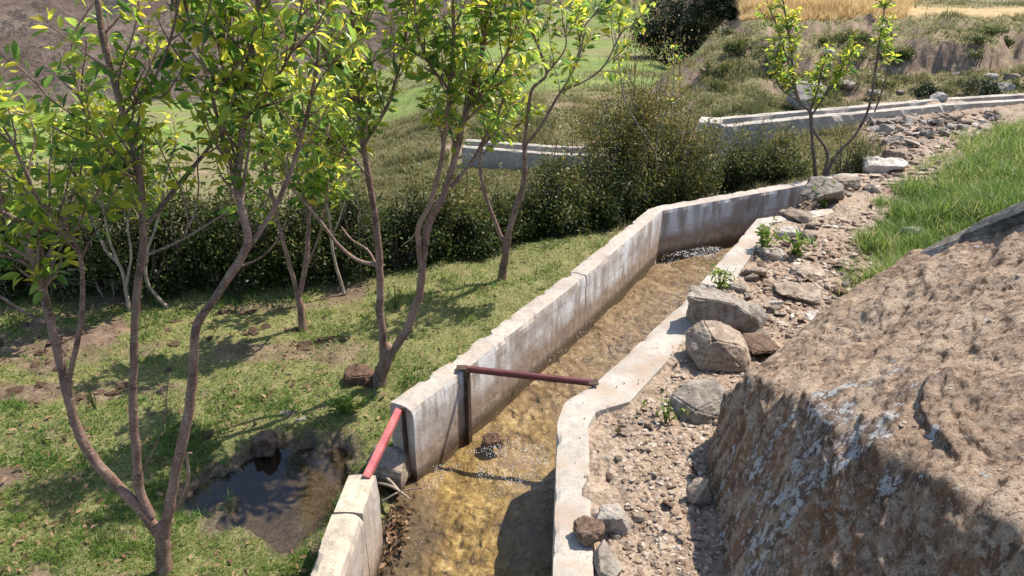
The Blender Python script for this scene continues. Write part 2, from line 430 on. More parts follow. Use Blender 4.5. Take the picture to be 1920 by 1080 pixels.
    stw = k.ramp(nB, [(0.3, (0.34, 0.23, 0.10)), (0.7, (0.52, 0.39, 0.20))])
    col = k.mix(k.attr('w_straw'), col, stw)
    hm = k.mix(k.attr('w_path'), nC, k.mix(0.5, vd, vd2))
    nm = k.bump(nB, 0.8, 0.03)
    nm = k.bump(nC, 0.8, 0.008, nm)
    nm = k.bump(k.mix(1.0, (0.5, 0.5, 0.5), k.math('MULTIPLY', k.attr('w_path'), k.math('SUBTRACT', 1.0, vd))), 0.8, 0.012, nm)
    nm = k.bump(k.math('MULTIPLY', k.attr('w_rock'), k.noise(2.0, 8, 0.75, cr, 0.4)), 1.0, 1.0, nm)
    wet = k.math('SUBTRACT', 0.92, k.math('MULTIPLY', k.attr('w_mud'), 0.5))
    return k.done(k.bsdf(col, wet, nm, 0.25))
M['ground'] = m_ground()

def m_water(name, tint, bs, rough, scale, strength, fres=1.33):
    k = N(name)
    co = k.coord((1, 1, 1), local=False)
    n1 = k.noise(scale, 5, 0.65, co, 1.2); n2 = k.noise(scale * 3.1, 4, 0.65, co, 0.8)
    nm = k.bump(n1, strength, 0.03)
    nm = k.bump(n2, strength, 0.010, nm)
    tr = k.n('ShaderNodeBsdfTransparent'); tr.inputs[0].default_value = (*tint, 1)
    gl = k.n('ShaderNodeBsdfGlossy'); gl.inputs['Roughness'].default_value = rough
    k.l(nm, gl.inputs['Normal'])
    fr = k.n('ShaderNodeFresnel'); fr.inputs['IOR'].default_value = fres; k.l(nm, fr.inputs['Normal'])
    mx = k.n('ShaderNodeMixShader'); k.l(fr.outputs[0], mx.inputs[0]); k.l(tr.outputs[0], mx.inputs[1]); k.l(gl.outputs[0], mx.inputs[2])
    return k.done(mx.outputs[0])
M['stream'] = m_water('clear_stream_water', (0.97, 0.93, 0.84), 0, 0.13, 60, 0.10, 1.45)
M['puddle'] = m_water('muddy_puddle_water', (0.80, 0.76, 0.70), 0, 0.015, 5, 0.03, 1.55)

# ------------------------------------------------------------------ plan geometry of the canal
def xy(px, py, z=0.0): return W(px, py, z)[:2]
def ext(a, b, d):
    a = np.array(a); b = np.array(b); t = (a - b) / np.linalg.norm(a - b); return a + t * d
def norm2(v): return v / np.linalg.norm(v)

A1, A0 = xy(706, 890), xy(640, 1080)
A00 = ext(A0, A1, 2.0)
B0, B1, B2 = xy(774, 768), xy(870, 694), xy(1243, 394)
B3 = xy(1600, 330)
B4 = ext(B3, B2, 0.35)
R0, R1, R2, R3, R4, R5, R6 = xy(1035, 1080), xy(1044, 790), xy(1058, 752), xy(1110, 722), xy(1290, 556), xy(1420, 408), xy(1468, 398)
R00 = ext(R0, R1, 2.0)
R7 = ext(R6, R5, 2.4)
LEFT = np.array([A00, A0, A1, B0, B1, B2, B3, B4])
RIGHT = np.array([R00, R0, R1, R2, R3, R4, R5, R6, R7])

def off(poly, d):
    """parallel line, d to the left of the walking direction"""
    out = []
    for i, p in enumerate(poly):
        t = 0
        if i > 0: t = t + norm2(p - poly[i - 1])
        if i < len(poly) - 1: t = t + norm2(poly[i + 1] - p)
        t = norm2(t); n = np.array([-t[1], t[0]])
        dd = d[i] if hasattr(d, '__len__') else d
        out.append(p + n * dd)
    return np.array(out)
LC = np.concatenate([off(LEFT[:3], 0.065), off(LEFT[3:], 0.065)])
RC = off(RIGHT, -0.07)

def inpoly(x, y, poly):
    inside = np.zeros(x.shape, bool); j = len(poly) - 1
    for i in range(len(poly)):
        xi, yi = poly[i]; xj, yj = poly[j]
        c = ((yi > y) != (yj > y)) & (x < (xj - xi) * (y - yi) / (yj - yi + 1e-12) + xi)
        inside ^= c; j = i
    return inside
def dpoly(x, y, poly):
    d = np.full(x.shape, 1e9)
    for a, b in zip(poly[:-1], poly[1:]):
        ab = b - a; t = np.clip(((x - a[0]) * ab[0] + (y - a[1]) * ab[1]) / (ab @ ab), 0, 1)
        d = np.minimum(d, np.hypot(x - a[0] - t * ab[0], y - a[1] - t * ab[1]))
    return d
def side(x, y, poly):
    """signed distance, + to the right of the polyline"""
    d = np.full(x.shape, 1e9); s = np.ones(x.shape)
    for i, (a, b) in enumerate(zip(poly[:-1], poly[1:])):
        ab = b - a; u = ((x - a[0]) * ab[0] + (y - a[1]) * ab[1]) / (ab @ ab)
        t = np.clip(u, 0, 1)
        dd = np.hypot(x - a[0] - t * ab[0], y - a[1] - t * ab[1])
        cr = ab[0] * (y - a[1]) - ab[1] * (x - a[0])
        m = dd < d - 1e-9
        d = np.where(m, dd, d); s = np.where(m, np.where(cr < 0, 1.0, -1.0), s)
    return d * s

SEP = np.array(list(LC) + [xy(1640, 308), xy(1628, 262), xy(1600, 232), xy(1590, 205), ext(xy(1590, 205), xy(1600, 232), 30)])
BE = B2 * 0.40 + B3 * 0.60
be_n = norm2(B3 - B2); BEC = BE + np.array([-be_n[1], be_n[0]]) * 0.065
CANAL = np.concatenate([LC[:6], [BEC], RC[:8][::-1]])
CEND = np.array([BEC, RC[7]])
BANK = np.array([xy(1560, 640), xy(1640, 510), xy(1612, 445), xy(1668, 350), xy(1760, 290), xy(1850, 232), xy(1925, 200), xy(2050, 170)])
BANK = np.concatenate([[ext(BANK[0], BANK[1], 4)], BANK, [ext(BANK[-1], BANK[-2], 8)]])
PUD = np.array([xy(365, 935, -.33), xy(385, 890, -.33), xy(460, 860, -.33), xy(520, 835, -.33), xy(585, 805, -.33), xy(640, 820, -.33), xy(690, 855, -.33),
                xy(690, 900, -.33), xy(660, 950, -.33), xy(625, 1000, -.33), xy(565, 1030, -.33), xy(500, 990, -.33), xy(420, 985, -.33)])

def prof(cols):
    az = np.array([math.atan2(ray(px, 200)[0], ray(px, 200)[1]) for px, _ in cols])
    RG = np.concatenate([[0], np.geomspace(1, 400, 1600)])
    tab = np.array([np.interp(RG, [a for a, b in p], [b for a, b in p]) for _, p in cols])
    def f(a, r):
        lr = np.interp(r, RG, np.arange(len(RG)))
        i0 = np.clip(np.floor(lr).astype(int), 0, len(RG) - 2); fr = lr - i0
        ca = np.interp(a, az, np.arange(len(az)))
        c0 = np.clip(np.floor(ca).astype(int), 0, len(az) - 2); fc = ca - c0
        fc = fc * fc * (3 - 2 * fc)
        g = lambda c: tab[c, i0] * (1 - fr) + tab[c, i0 + 1] * fr
        return g(c0) * (1 - fc) + g(c0 + 1) * fc
    return f
PL = prof([
    (-900, [(0, -.3), (4.5, -.3), (6, -.7), (9, -1.1), (14, -1.9), (24, -2.9), (34, 1.5), (60, 20), (400, 120)]),
    (0, [(0, -.3), (5.2, -.3), (6.5, -.7), (9, -1.1), (14, -1.9), (24, -2.85), (32, 1.0), (60, 18), (400, 120)]),
    (330, [(0, -.3), (5.0, -.3), (6.3, -.6), (9, -.95), (14, -1.7), (25, -2.8), (33, .5), (60, 18), (400, 120)]),
    (650, [(0, -.3), (5.0, -.3), (6.3, -.55), (9, -.75), (12, -1.0), (30, -2.6), (38, 0.5), (70, 20), (400, 120)]),
    (950, [(0, -.3), (5.6, -.3), (6.6, -.55), (9.0, -.65), (10, -.5), (11, -.35), (12.5, -.42), (34, -1.6), (38, -.8), (46, 1.2), (80, 22), (400, 120)]),
    (1210, [(0, -.3), (6.0, -.3), (7, -.5), (9.0, -.55), (10, -.45), (12.5, -.42), (34, -1.6), (38, -.8), (46, 1.2), (80, 22), (400, 120)]),
    (1255, [(0, -.3), (6.2, -.3), (7, -.45), (9.0, -.5), (10, -.4), (11.5, -.25), (12.8, -.05), (14.5, -.5), (20, -1), (36, -1.8), (46, 1.2), (80, 22), (400, 120)]),
    (1330, [(0, -.3), (6.4, -.3), (7, -.4), (8.7, -.4), (9.6, -.15), (11, -.1), (12.6, .25), (13.6, .42), (15, .2), (22, -.8), (38, -1.2), (46, 1.2), (80, 20), (400, 120)]),
    (1400, [(0, -.3), (6.6, -.28), (7.2, -.35), (8.7, -.35), (9.4, -.08), (11, -.05), (12.3, .30), (13.8, .72), (16, .80), (40, 1.0), (80, 4), (400, 40)]),
    (1520, [(0, -.2), (6.8, -.2), (8.9, -.2), (9.4, -.16), (10.6, -.14), (11.2, -.03), (12.2, .22), (13.9, .64), (18, .68), (40, 1.6), (80, 4), (400, 40)]),
    (1665, [(0, -.1), (9.6, -.16), (10.6, -.14), (11.2, 0), (12.2, .2), (13.8, .64), (18, .69), (40, 1.7), (80, 4), (400, 40)]),
    (1710, [(0, 0), (9.6, -.15), (10.6, -.14), (11.2, 0), (11.95, .04), (12.1, .36), (12.3, .46), (13.7, .64), (18, .70), (40, 1.8), (80, 4), (400, 40)]),
    (1840, [(0, 0), (9.6, -.15), (10.6, -.14), (11.2, 0), (11.95, .05), (12.08, .42), (12.3, .50), (13.7, .64), (18, .70), (40, 1.8), (80, 4), (400, 40)]),
    (1868, [(0, 0), (9.6, -.15), (10.6, -.14), (11.2, 0), (12.0, .16), (12.3, .26), (13.3, .60), (13.7, .64), (18, .70), (40, 1.8), (80, 4), (400, 40)]),
    (1890, [(0, 0), (9.6, -.15), (10.6, -.14), (11.2, 0), (12.2, .14), (12.4, .56), (13.7, .66), (18, .70), (40, 1.8), (80, 4), (400, 40)]),
    (1990, [(0, 0), (9.6, -.15), (10.6, -.14), (11.2, 0), (12.2, .12), (12.4, .58), (13.7, .66), (18, .70), (40, 1.8), (80, 4), (400, 40)]),
    (3200, [(0, .2), (9.6, .2), (11, .2), (12.5, .3), (14, .7), (18, .8), (40, 2.0), (80, 5), (400, 40)]),
])

def ground(x, y, detail=True):
    """height and zone weights of the terrain sheet"""
    x = np.asarray(x, float); y = np.asarray(y, float)
    r = np.maximum(y, 0.02); a = np.arctan2(x, y)      # profiles run by forward distance
    azR = math.atan2(ray(1290, 200)[0], ray(1290, 200)[1])
    hill = sstep(10.3, 11.3, r) * (1 - sstep(14.2, 15.2, r)) * sstep(azR - 0.03, azR + 0.14, a)
    rr = r + hill * (0.8 * fbm2(x * 0.55, y * 0.55, 4, 31) * (1 - 0.75 * sstep(0.45, 0.52, a)) + 0.22 * fbm2(x * 2.1, y * 2.1, 3, 34))
    zl = PL(a, rr)
    # terraced, slumped bank: two ragged little scarps
    step = 0.20
    q = zl / step; fl = np.floor(q); fq = q - fl
    zs = (fl + sstep(0.62, 0.88, fq)) * step
    tw_ = 0.8 * hill * (1 - sstep(0.44, 0.50, a))
    zl = zl * (1 - tw_) + zs * tw_
    zl = zl + hill * (0.15 * fbm2(x * 1.7, y * 1.7, 4, 32) + 0.07 * fbm2(x * 6, y * 6, 3, 33))
    sd = side(x, y, SEP)
    sb = side(x, y, BANK) - 0.13 * sstep(3.8, 5.5, y)
    bank = sstep(-0.05, 0.25, sb) * (1 - sstep(10.5, 11.5, r))
    zr = np.where(r < 10, 0.0, zl) * 1.0 + sstep(8.5, 10.5, r) * 0
    zr = zr * sstep(9.0, 10.5, r) + (-0.02 - 0.10 * sstep(7.8, 9.0, r)) * (1 - sstep(9.0, 10.5, r))
    zr = zr + bank * np.minimum(np.maximum(sb, 0) * 0.30, 0.7)
    wr = sstep(-0.02, 0.02, sd)
    wr_soft = sstep(-0.1, 0.3, sd)
    near = 1 - sstep(7.0, 7.6, r)
    wr = wr * near + wr_soft * (1 - near)
    wr = wr * (1 - sstep(10.0, 11.2, r))
    z = zl * (1 - wr) + zr * wr
    z = z - 0.33 * wr * (1 - sstep(0.0, 0.45, dpoly(x, y, CEND))) * (side(x, y, np.array([RC[7], RC[7] + be_n])) < 0.05)
    # puddle hollow and canal bed
    pin = inpoly(x, y, PUD)
    pd = dpoly(x, y, np.concatenate([PUD, PUD[:1]])) * np.where(pin, 1, -1)
    pdn = pd - 0.03 + 0.17 * fbm2(x * 5, y * 5, 5, 5)
    orch = (1 - wr) * (1 - sstep(5.5, 6.5, r))
    gapd = np.hypot(x - (A1[0] + B0[0]) / 2 + 0.05, y - (A1[1] + B0[1]) / 2)
    z = z - orch * (0.10 * sstep(-0.08, 0.10, pdn))
    can = inpoly(x, y, CANAL)
    bed = -0.435 + 0.03 * fbm2(x * 5, y * 5, 4, 8)
    # silt bar against the gap
    bed = bed + 0.0 * (1 - sstep(0.10, 0.30, np.hypot((x - A1[0] - 0.03) / 1.0, (y - A1[1] - 0.12) / 1.6)))
    gs = LC[2:4]
    gd = dpoly(x, y, gs); gt = ((x - gs[0][0]) * (gs[1] - gs[0])[0] + (y - gs[0][1]) * (gs[1] - gs[0])[1]) / ((gs[1] - gs[0]) @ (gs[1] - gs[0]))
    ing = (gt > -0.15) & (gt < 1.15)
    gsd = np.where(can, gd, -gd)
    z = np.where(can, bed, z)
    zg = -0.40 * (1 - sstep(0.0, 0.22, gsd)) + sstep(0.0, 0.22, gsd) * bed
    z = np.where(ing & (gsd > -0.12) & (gsd < 0.25), np.where(can, zg, z * sstep(0.02, 0.12, gd) + zg * (1 - sstep(0.02, 0.12, gd))), z)
    if detail:
        lumpy = (1 - can)
        f1 = fbm2(x * 2.2, y * 2.2, 4, 11); f2 = fbm2(x * 13, y * 13, 4, 12); f3 = fbm2(x * 40, y * 40, 3, 13)
        path = wr * (1 - bank)
        z = z + lumpy * (orch * (1 - 0.8 * sstep(-0.1, 0.1, pdn)) * (0.045 * f1 + 0.016 * f2) + path * (0.03 * f1 + 0.022 * f2 + 0.012 * f3) + bank * 0.06 * f1)
        far = sstep(8, 12, r)
        z = z + far * (0.05 * f1) * (1 - sstep(14, 30, r))
        mt = sstep(22, 36, r) * (1 - sstep(azR - 0.05, azR + 0.12, a))
        z = z + mt * (1.6 * fbm2(x * 0.22, y * 0.22, 6, 21, 0.55) + 0.5 * np.abs(fbm2(x * 0.6, y * 0.6, 4, 24)))
    else:
        path = wr * (1 - bank)
    W_ = {}
    pn = fbm2(x * 1.5, y * 1.5, 5, 41); pn2 = fbm2(x * 6, y * 6, 3, 43)
    g = sstep(-0.34, 0.0, pn + 0.35 * pn2 + 0.14)
    mud = sstep(-0.09, 0.03, pdn) * orch
    # bare strips under the trees
    for (px, py, sx, sy) in ((60, 655, .75, .22), (560, 660, .55, .16), (180, 740, .55, .12), (520, 570, .5, .08), (20, 740, .3, .1)):
        c = W(px, py, -.3); dd = ((x - c[0]) / sx) ** 2 + ((y - c[1]) / sy) ** 2
        g = g * (1 - 0.72 * (1 - sstep(0.5, 1.3, dd + 0.9 * pn2)))
    W_['grass_l'] = g * orch * (1 - mud) * (1 - can)
    W_['mud'] = mud * (1 - can)
    W_['path'] = path * (1 - sstep(10.2, 11.2, r)) * (1 - can)
    W_['bank'] = bank * (1 - can) * wr
    silt = 1 - sstep(0.10, 0.26, np.hypot((x - A1[0] - 0.03), (y - A1[1] - 0.10) / 1.6) + 0.05 * pn2)
    W_['bed'] = can * (1 - 0.85 * silt)
    W_['mud'] = np.maximum(W_['mud'], can * silt)
    W_['bedfar'] = sstep(2.7, 3.9, y + 0.25 * pn2)
    W_['hill'] = np.maximum(sstep(9.2, 10.2, r), (1 - wr) * sstep(5.6, 6.6, r)) * (1 - W_['path'])
    azW = sstep(azR + 0.06, azR + 0.10, a)
    W_['rock'] = np.clip(sstep(22.5, 25, r + 2.0 * pn + 14.0 * -sstep(-0.22, -0.02, a)) * (1 - sstep(azR + 0.0, azR + 0.05, a)), 0, 1)
    W_['field'] = sstep(12.3, 14.0, r + 1.2 * pn) * (0.35 + 0.65 * sstep(-0.30, 0.05, fbm2(x * 0.45, y * 0.45, 4, 46))) * (1 - sstep(azR - 0.005, azR + 0.03, a)) * (1 - W_['rock'])
    strw = sstep(13.9, 14.15, r + 0.15 * pn2) * sstep(azR + 0.045, azR + 0.06, a)
    W_['straw'] = strw * (1 - sstep(0.42, 0.50, a) * sstep(15.5, 16.5, r))
    W_['hillmask'] = hill
    return z, W_

# ------------------------------------------------------------------ ground sheet (one polar sheet to the horizon)
NA, NR = 900, 760
aa = np.radians(np.linspace(-62, 62, NA)); rr_ = np.geomspace(0.55, 380, NR)
AA, RR = np.meshgrid(aa, rr_)
gx, gy = RR * np.sin(AA), RR * np.cos(AA)
gz, gw = ground(gx.ravel(), gy.ravel())
gz2 = gz.reshape(NR, NA)
idx = np.arange(NR * NA).reshape(NR, NA)
q = np.stack([idx[:-1, :-1], idx[:-1, 1:], idx[1:, 1:], idx[1:, :-1]], -1).reshape(-1, 4)[:, ::-1]
gm = mesh('ground', np.stack([gx.ravel(), gy.ravel(), gz], -1), q)
dzr = np.gradient(gz2, axis=0) / np.maximum(np.gradient(RR, axis=0), 1e-6)
dza = np.gradient(gz2, axis=1) / np.maximum(RR * (aa[1] - aa[0]), 1e-6)
slope = np.hypot(dzr, dza).ravel()
pnh = fbm2(gx.ravel() * 1.3, gy.ravel() * 1.3, 5, 51)
hillgrass = gw['hill'] * (1 - sstep(0.50, 0.85, slope + 0.45 * pnh)) * sstep(-0.40, -0.05, pnh + 0.15)
attr(gm, 'w_grass', np.clip(gw['grass_l'] + gw['bank'] + hillgrass * 0.8, 0, 1))
attr(gm, 'w_path', gw['path']); attr(gm, 'w_bed', gw['bed']); attr(gm, 'w_bedfar', gw['bedfar']); attr(gm, 'w_mud', gw['mud'])
attr(gm, 'w_hill', gw['hill'])
attr(gm, 'w_field', gw['field']); attr(gm, 'w_rock', gw['rock']); attr(gm, 'w_straw', gw['straw'])
go = tag(link('ground', gm, M['ground']), kind='structure')
def gz_at(x, y):
    return float(ground(np.array([x]), np.array([y]))[0][0])
def G(px, py, z0=0.0):
    """ground point seen at a pixel"""
    z = z0
    for _ in range(12):
        p = W(px, py, z); z = 0.5 * z + 0.5 * gz_at(p[0], p[1])
    return W(px, py, z)

# ------------------------------------------------------------------ water
def resample(poly, n):
    d = np.concatenate([[0], np.cumsum(np.linalg.norm(np.diff(poly, axis=0), axis=1))])
    s = np.linspace(0, d[-1], n)
    return np.stack([np.interp(s, d, poly[:, k]) for k in range(poly.shape[1])], -1)
Lw = np.array([A00, A0, A1, B0, B1, B1 * .5 + B2 * .5, B2, B2 * .6 + B3 * .4, B3, B4]); Rw = np.array([R00, R0, R1, R2, R3, R4, R5, R6, R6 * .5 + R7 * .5, R7])
NWL, NWU = 1500, 130
tt = np.linspace(0, 9, NWL)
Lr = np.stack([np.interp(tt, range(10), Lw[:, k]) for k in (0, 1)], -1); Rr = np.stack([np.interp(tt, range(10), Rw[:, k]) for k in (0, 1)], -1)
uu = np.linspace(-0.07, 1.07, NWU)
wp = Lr[:, None, :] * (1 - uu[None, :, None]) + Rr[:, None, :] * uu[None, :, None]
wz = -0.372 + 0.004 * fbm2(wp[..., 0] * 7, wp[..., 1] * 7, 3, 61) + 0.0036 * fbm2(wp[..., 0] * 36, wp[..., 1] * 26, 3, 62, 0.55) * (0.35 + sstep(-.25, .25, fbm2(wp[..., 0] * 4, wp[..., 1] * 4, 2, 63)))
idx = np.arange(NWL * NWU).reshape(NWL, NWU)
q = np.stack([idx[:-1, :-1], idx[:-1, 1:], idx[1:, 1:], idx[1:, :-1]], -1).reshape(-1, 4)
tag(link('stream_water', mesh('stream_water', np.concatenate([wp, wz[..., None]], -1), q), M['stream']), kind='structure')
cx, cy = PUD.mean(0)
pa = np.linspace(0, 2 * np.pi, 64, endpoint=False)
pv = [(cx, cy, -0.355)]
for s in (0.5, 1.0):
    for t in pa:
        pv.append((cx + 0.75 * s * math.cos(t), cy + 0.62 * s * math.sin(t), -0.355))
pt_ = [(0, 1 + i, 1 + (i + 1) % 64) for i in range(64)]
pq = [(1 + i, 65 + i, 65 + (i + 1) % 64, 1 + (i + 1) % 64) for i in range(64)]
pv = np.array(pv)
# keep the puddle on the orchard side of the wall
sdp = side(pv[:, 0], pv[:, 1], LC)
for i in range(len(pv)):
    if sdp[i] > -0.01:
        pv[i, 0] -= (sdp[i] + 0.01)
tag(link('puddle_water', mesh('puddle_water', pv, pq, pt_), M['puddle']), kind='structure')

# ------------------------------------------------------------------ concrete walls
def wall_mesh(name, inner, thick, ztop, zbot, step=0.025, rough=0.004, chip=0.012, seed=0, left=True, hstep=0.03):
    """cast wall along the inner edge line; thickness to the outer side"""
    inner = np.asarray(inner); n0 = len(inner)
    thick = np.asarray(thick if hasattr(thick, '__len__') else [thick] * n0, float)
    ztop = np.asarray(ztop if hasattr(ztop, '__len__') else [ztop] * n0, float)
    zbot = np.asarray(zbot if hasattr(zbot, '__len__') else [zbot] * n0, float)
    outer = off(inner, thick if left else -thick)
    d = np.concatenate([[0], np.cumsum(np.linalg.norm(np.diff(inner, axis=0), axis=1))])
    n = max(3, int(d[-1] / step))
    s = np.unique(np.concatenate([np.linspace(0, d[-1], n), d])); n = len(s)
    I = np.stack([np.interp(s, d, inner[:, k]) for k in (0, 1)], -1); O = np.stack([np.interp(s, d, outer[:, k]) for k in (0, 1)], -1)
    T = np.interp(s, d, ztop); B = np.interp(s, d, zbot)
    hs = max(3, int((ztop.max() - zbot.min()) / hstep)); ws = max(3, int(thick.max() / hstep))
    ring = []   # (u across 0 inner..1 outer, v height 0 bottom..1 top)
    for i in range(hs): ring.append((0, i / hs))
    for i in range(ws): ring.append((i / ws, 1))
    for i in range(hs): ring.append((1, 1 - i / hs))
    for i in range(ws): ring.append((1 - i / ws, 0))
    ring = np.array(ring); m = len(ring)
    u = ring[:, 0][None, :, None]; v = ring[:, 1][None, :]
    P2 = I[:, None, :] * (1 - u) + O[:, None, :] * u
    Z = B[:, None] * (1 - v) + T[:, None] * v
    P = np.concatenate([P2, Z[..., None]], -1)
    # round and chip the top arrises, roughen the faces
    ctr = (I + O) / 2
    nz = fbm3(P.reshape(-1, 3) * 9, 4, seed).reshape(n, m); nz2 = fbm3(P.reshape(-1, 3) * 35, 3, seed + 9).reshape(n, m)
    edge = ((np.abs(ring[:, 1] - 1) < 1e-6) & ((ring[:, 0] < 1e-6) | (ring[:, 0] > 0.999)))
    corner = np.zeros(m); corner[edge] = 1
    for k in np.where(edge)[0]:
        corner[(k - 1) % m] = max(corner[(k - 1) % m], 0.25); corner[(k + 1) % m] = max(corner[(k + 1) % m], 0.25)
    outv = np.concatenate([P2 - ctr[:, None, :], np.zeros((n, m, 1))], -1)
    outv /= np.maximum(np.linalg.norm(outv, axis=-1, keepdims=True), 1e-6)
    topn = (ring[:, 1] > 0.999)[None, :]
    P = P + outv * ((nz * rough + nz2 * rough * 0.6) * (ring[:, 1] < 0.999)[None, :])[..., None]
    P[..., 2] += topn * (nz * rough * 1.2 + nz2 * rough * 0.7)
    ch = corner[None, :] * (0.35 + np.clip(nz * 1.6 + nz2, 0, 1.2)) * chip
    P[..., 2] -= ch; P -= outv * ch[..., None]
    idx = np.arange(n * m).reshape(n, m)
    j = (np.arange(m) + 1) % m
    q = np.stack([idx[:-1], idx[:-1][:, j], idx[1:][:, j], idx[1:]], -1).reshape(-1, 4)
    if not left: pass
    V_ = P.reshape(-1, 3)
    # end caps as fans of strips between the inner and the outer side
    caps = []
    extra = []
    base = len(V_)
    for e, k in ((0, 0), (1, n - 1)):
        rows = hs + 1
        gi = [idx[k, i] for i in range(hs)] + [idx[k, hs]]                       # inner bottom..top
        go_ = [idx[k, (hs + ws + hs - i) % m] for i in range(hs + 1)]            # outer bottom..top
        tdir = (I[1] - I[0]) if e == 0 else (I[-2] - I[-1]); tdir = norm2(tdir)
        cols = [gi]
        for c in range(1, ws):
            col = []
            for i in range(rows):
                if i == hs: col.append(idx[k, hs + c]); continue
                if i == 0: col.append(idx[k, (2 * hs + ws + (ws - c)) % m]); continue
                p = V_[gi[i]] * (1 - c / ws) + V_[go_[i]] * (c / ws)
                a = float(fbm3(np.array([p * 14]), 3, seed + 3)[0])
                extra.append(p - np.array([*(tdir * (a * 0.012)), 0])); col.append(base + len(extra) - 1)
            cols.append(col)
        cols.append(go_)
        for c in range(ws):
            for i in range(hs):
                f = (cols[c][i], cols[c + 1][i], cols[c + 1][i + 1], cols[c][i + 1])
                caps.append(f if e == 0 else f[::-1])
    if extra: V_ = np.concatenate([V_, np.array(extra)])
    me = mesh(name, V_, np.concatenate([q, np.array(caps)]), smooth=False)
    bm = bmesh.new(); bm.from_mesh(me); bmesh.ops.recalc_face_normals(bm, faces=bm.faces); bm.to_mesh(me); bm.free()
    return me

# near left stub, in two pours with an open joint
aj = A0 * 0.42 + A1 * 0.58
ta = norm2(A1 - A0)
tag(link('canal_wall', wall_mesh('canal_wall_near', [A1, aj + ta * 0.004], 0.115, 0, -0.62, seed=1, left=False), M['concrete_near']),
    'short yellowed end block of the left channel wall, next to the muddy puddle', 'wall', 'concrete walls of the near irrigation channel')
tag(link('canal_wall', wall_mesh('canal_wall_stub', [A00, aj - ta * 0.004], 0.12, -0.004, -0.62, seed=2), M['concrete_near']),
    'nearest left channel wall piece running out of the bottom of the photo, past the open joint', 'wall', 'concrete walls of the near irrigation channel')
JT = xy(1100, 516)
tj = norm2(B2 - B1)
tag(link('canal_wall', wall_mesh('canal_wall_mid', [B0, B1, JT - tj * 0.006], [0.135, 0.125, 0.12], 0, -0.62, seed=3, chip=0.016), M['concrete']),
    'left channel wall with the red bar across it, from the broken gap to the dark joint', 'wall', 'concrete walls of the near irrigation channel')
tag(link('canal_wall', wall_mesh('canal_wall_upper', [JT + tj * 0.006, B2, B3, B4], 0.12, [0, 0, 0.0, -0.05], -0.62, seed=4), M['concrete']),
    'white stained left channel wall beyond the dark joint, bending right at the top of the stream', 'wall', 'concrete walls of the near irrigation channel')
tag(link('canal_wall', wall_mesh('canal_wall_right', RIGHT, [0.14, 0.14, 0.14, 0.16, 0.21, 0.19, 0.13, 0.13, 0.13], [0, 0, 0, 0, 0, .0, 0, -.02, -.12], -0.62, seed=5, left=False, rough=0.003, chip=0.009), M['concrete_pale']),
    'pale right channel wall between the stream and the rubble path', 'wall', 'concrete walls of the near irrigation channel')

# dark filler in the joint
def box(name, c, ax, ay, az, sx, sy, sz, mat, parent=None, bev=0.002):
    bm = bmesh.new(); bmesh.ops.create_cube(bm, size=1)
    bmesh.ops.scale(bm, vec=(sx, sy, sz), verts=bm.verts)
    if bev: bmesh.ops.bevel(bm, geom=bm.edges[:], offset=bev, segments=2, affect='EDGES')
    me = bpy.data.meshes.new(name)
    mt = Matrix((Vector(ax), Vector(ay), Vector(az))).transposed().to_4x4()
    bmesh.ops.transform(bm, matrix=Matrix.Translation(Vector(c)) @ mt, verts=bm.verts)
    bm.to_mesh(me); bm.free()
    return link(name, me, mat, parent)
def n3(v): v = np.array(v, float); return v / np.linalg.norm(v)

# red flat bars and the sluice guide
def bar(name, a, b, wd, th, mat, parent, roll=0.0):
    a = np.array(a); b = np.array(b); x = n3(b - a); z = np.array([0, 0, 1.0]); y = n3(np.cross(z, x)); z = np.cross(x, y)
    c, s = math.cos(roll), math.sin(roll); y, z = y * c + z * s, z * c - y * s
    return box(name, (a + b) / 2, x, y, z, np.linalg.norm(b - a), wd, th, mat, parent)
g1 = empty('sluice_frame', (B1[0], B1[1], 0))
def loc(o):   # parent keeps world placement
    o.matrix_parent_inverse = o.parent.matrix_world.inverted(); return o
bpy.context.view_layer.update()
nb = np.array([tj[1], -tj[0]])
bl = np.array([*(B1 + nb * 0.0 - np.array([0.012, 0.0])), 0.002]); br = np.array([*xy(1112, 722), 0.004])
loc(bar('crossbar', bl, br, 0.008, 0.022, M['red_paint'], g1)); loc(bar('crossbar_flange', bl + np.array([0, .013, .012]), br + np.array([0, .013, .012]), 0.024, 0.004, M['red_paint'], g1))
gp = B1 + nb * 0.014 + tj * 0.005
loc(box('gate_guide', (gp[0], gp[1], -0.215), (*nb, 0), (*tj, 0), (0, 0, 1), 0.022, 0.030, 0.44, M['rust'], g1))
for pp in (bl, br):
    loc(box('bracket', (pp[0], pp[1], 0.0145), (1, 0, 0), (0, 1, 0), (0, 0, 1), 0.05, 0.045, 0.005, M['rust'], g1))
tag(g1, 'dark red steel bar across the stream with a rusty gate guide on the left wall', 'sluice frame')
g2 = empty('sluice_frame', (A1[0], A1[1], 0)); bpy.context.view_layer.update()
e0 = np.array([*(W(690, 888, 0)[:2]), 0.006]); e1 = np.array([*(W(744, 772, 0)[:2]), -0.004])
loc(bar('crossbar', e0 - n3(e1 - e0) * 0.03, e1 + n3(e1 - e0) * 0.03, 0.028, 0.005, M['red_bright'], g2, 0.5))
loc(bar('crossbar_flange', e0 - n3(e1 - e0) * 0.03 + np.array([.013, 0, -.013]), e1 + n3(e1 - e0) * 0.03 + np.array([.013, 0, -.013]), 0.005, 0.024, M['red_bright'], g2, 0.1))
tb = norm2(B1 - B0); pb = np.array([-tb[1], tb[0]])
gq = B0 + pb * 0.05 - tb * 0.008
loc(box('gate_guide', (gq[0], gq[1], -0.2), (*tb, 0), (*pb, 0), (0, 0, 1), 0.016, 0.018, 0.40, M['rust'], g2))
tag(g2, 'bright red steel bar bridging the gap in the left channel wall', 'sluice frame')
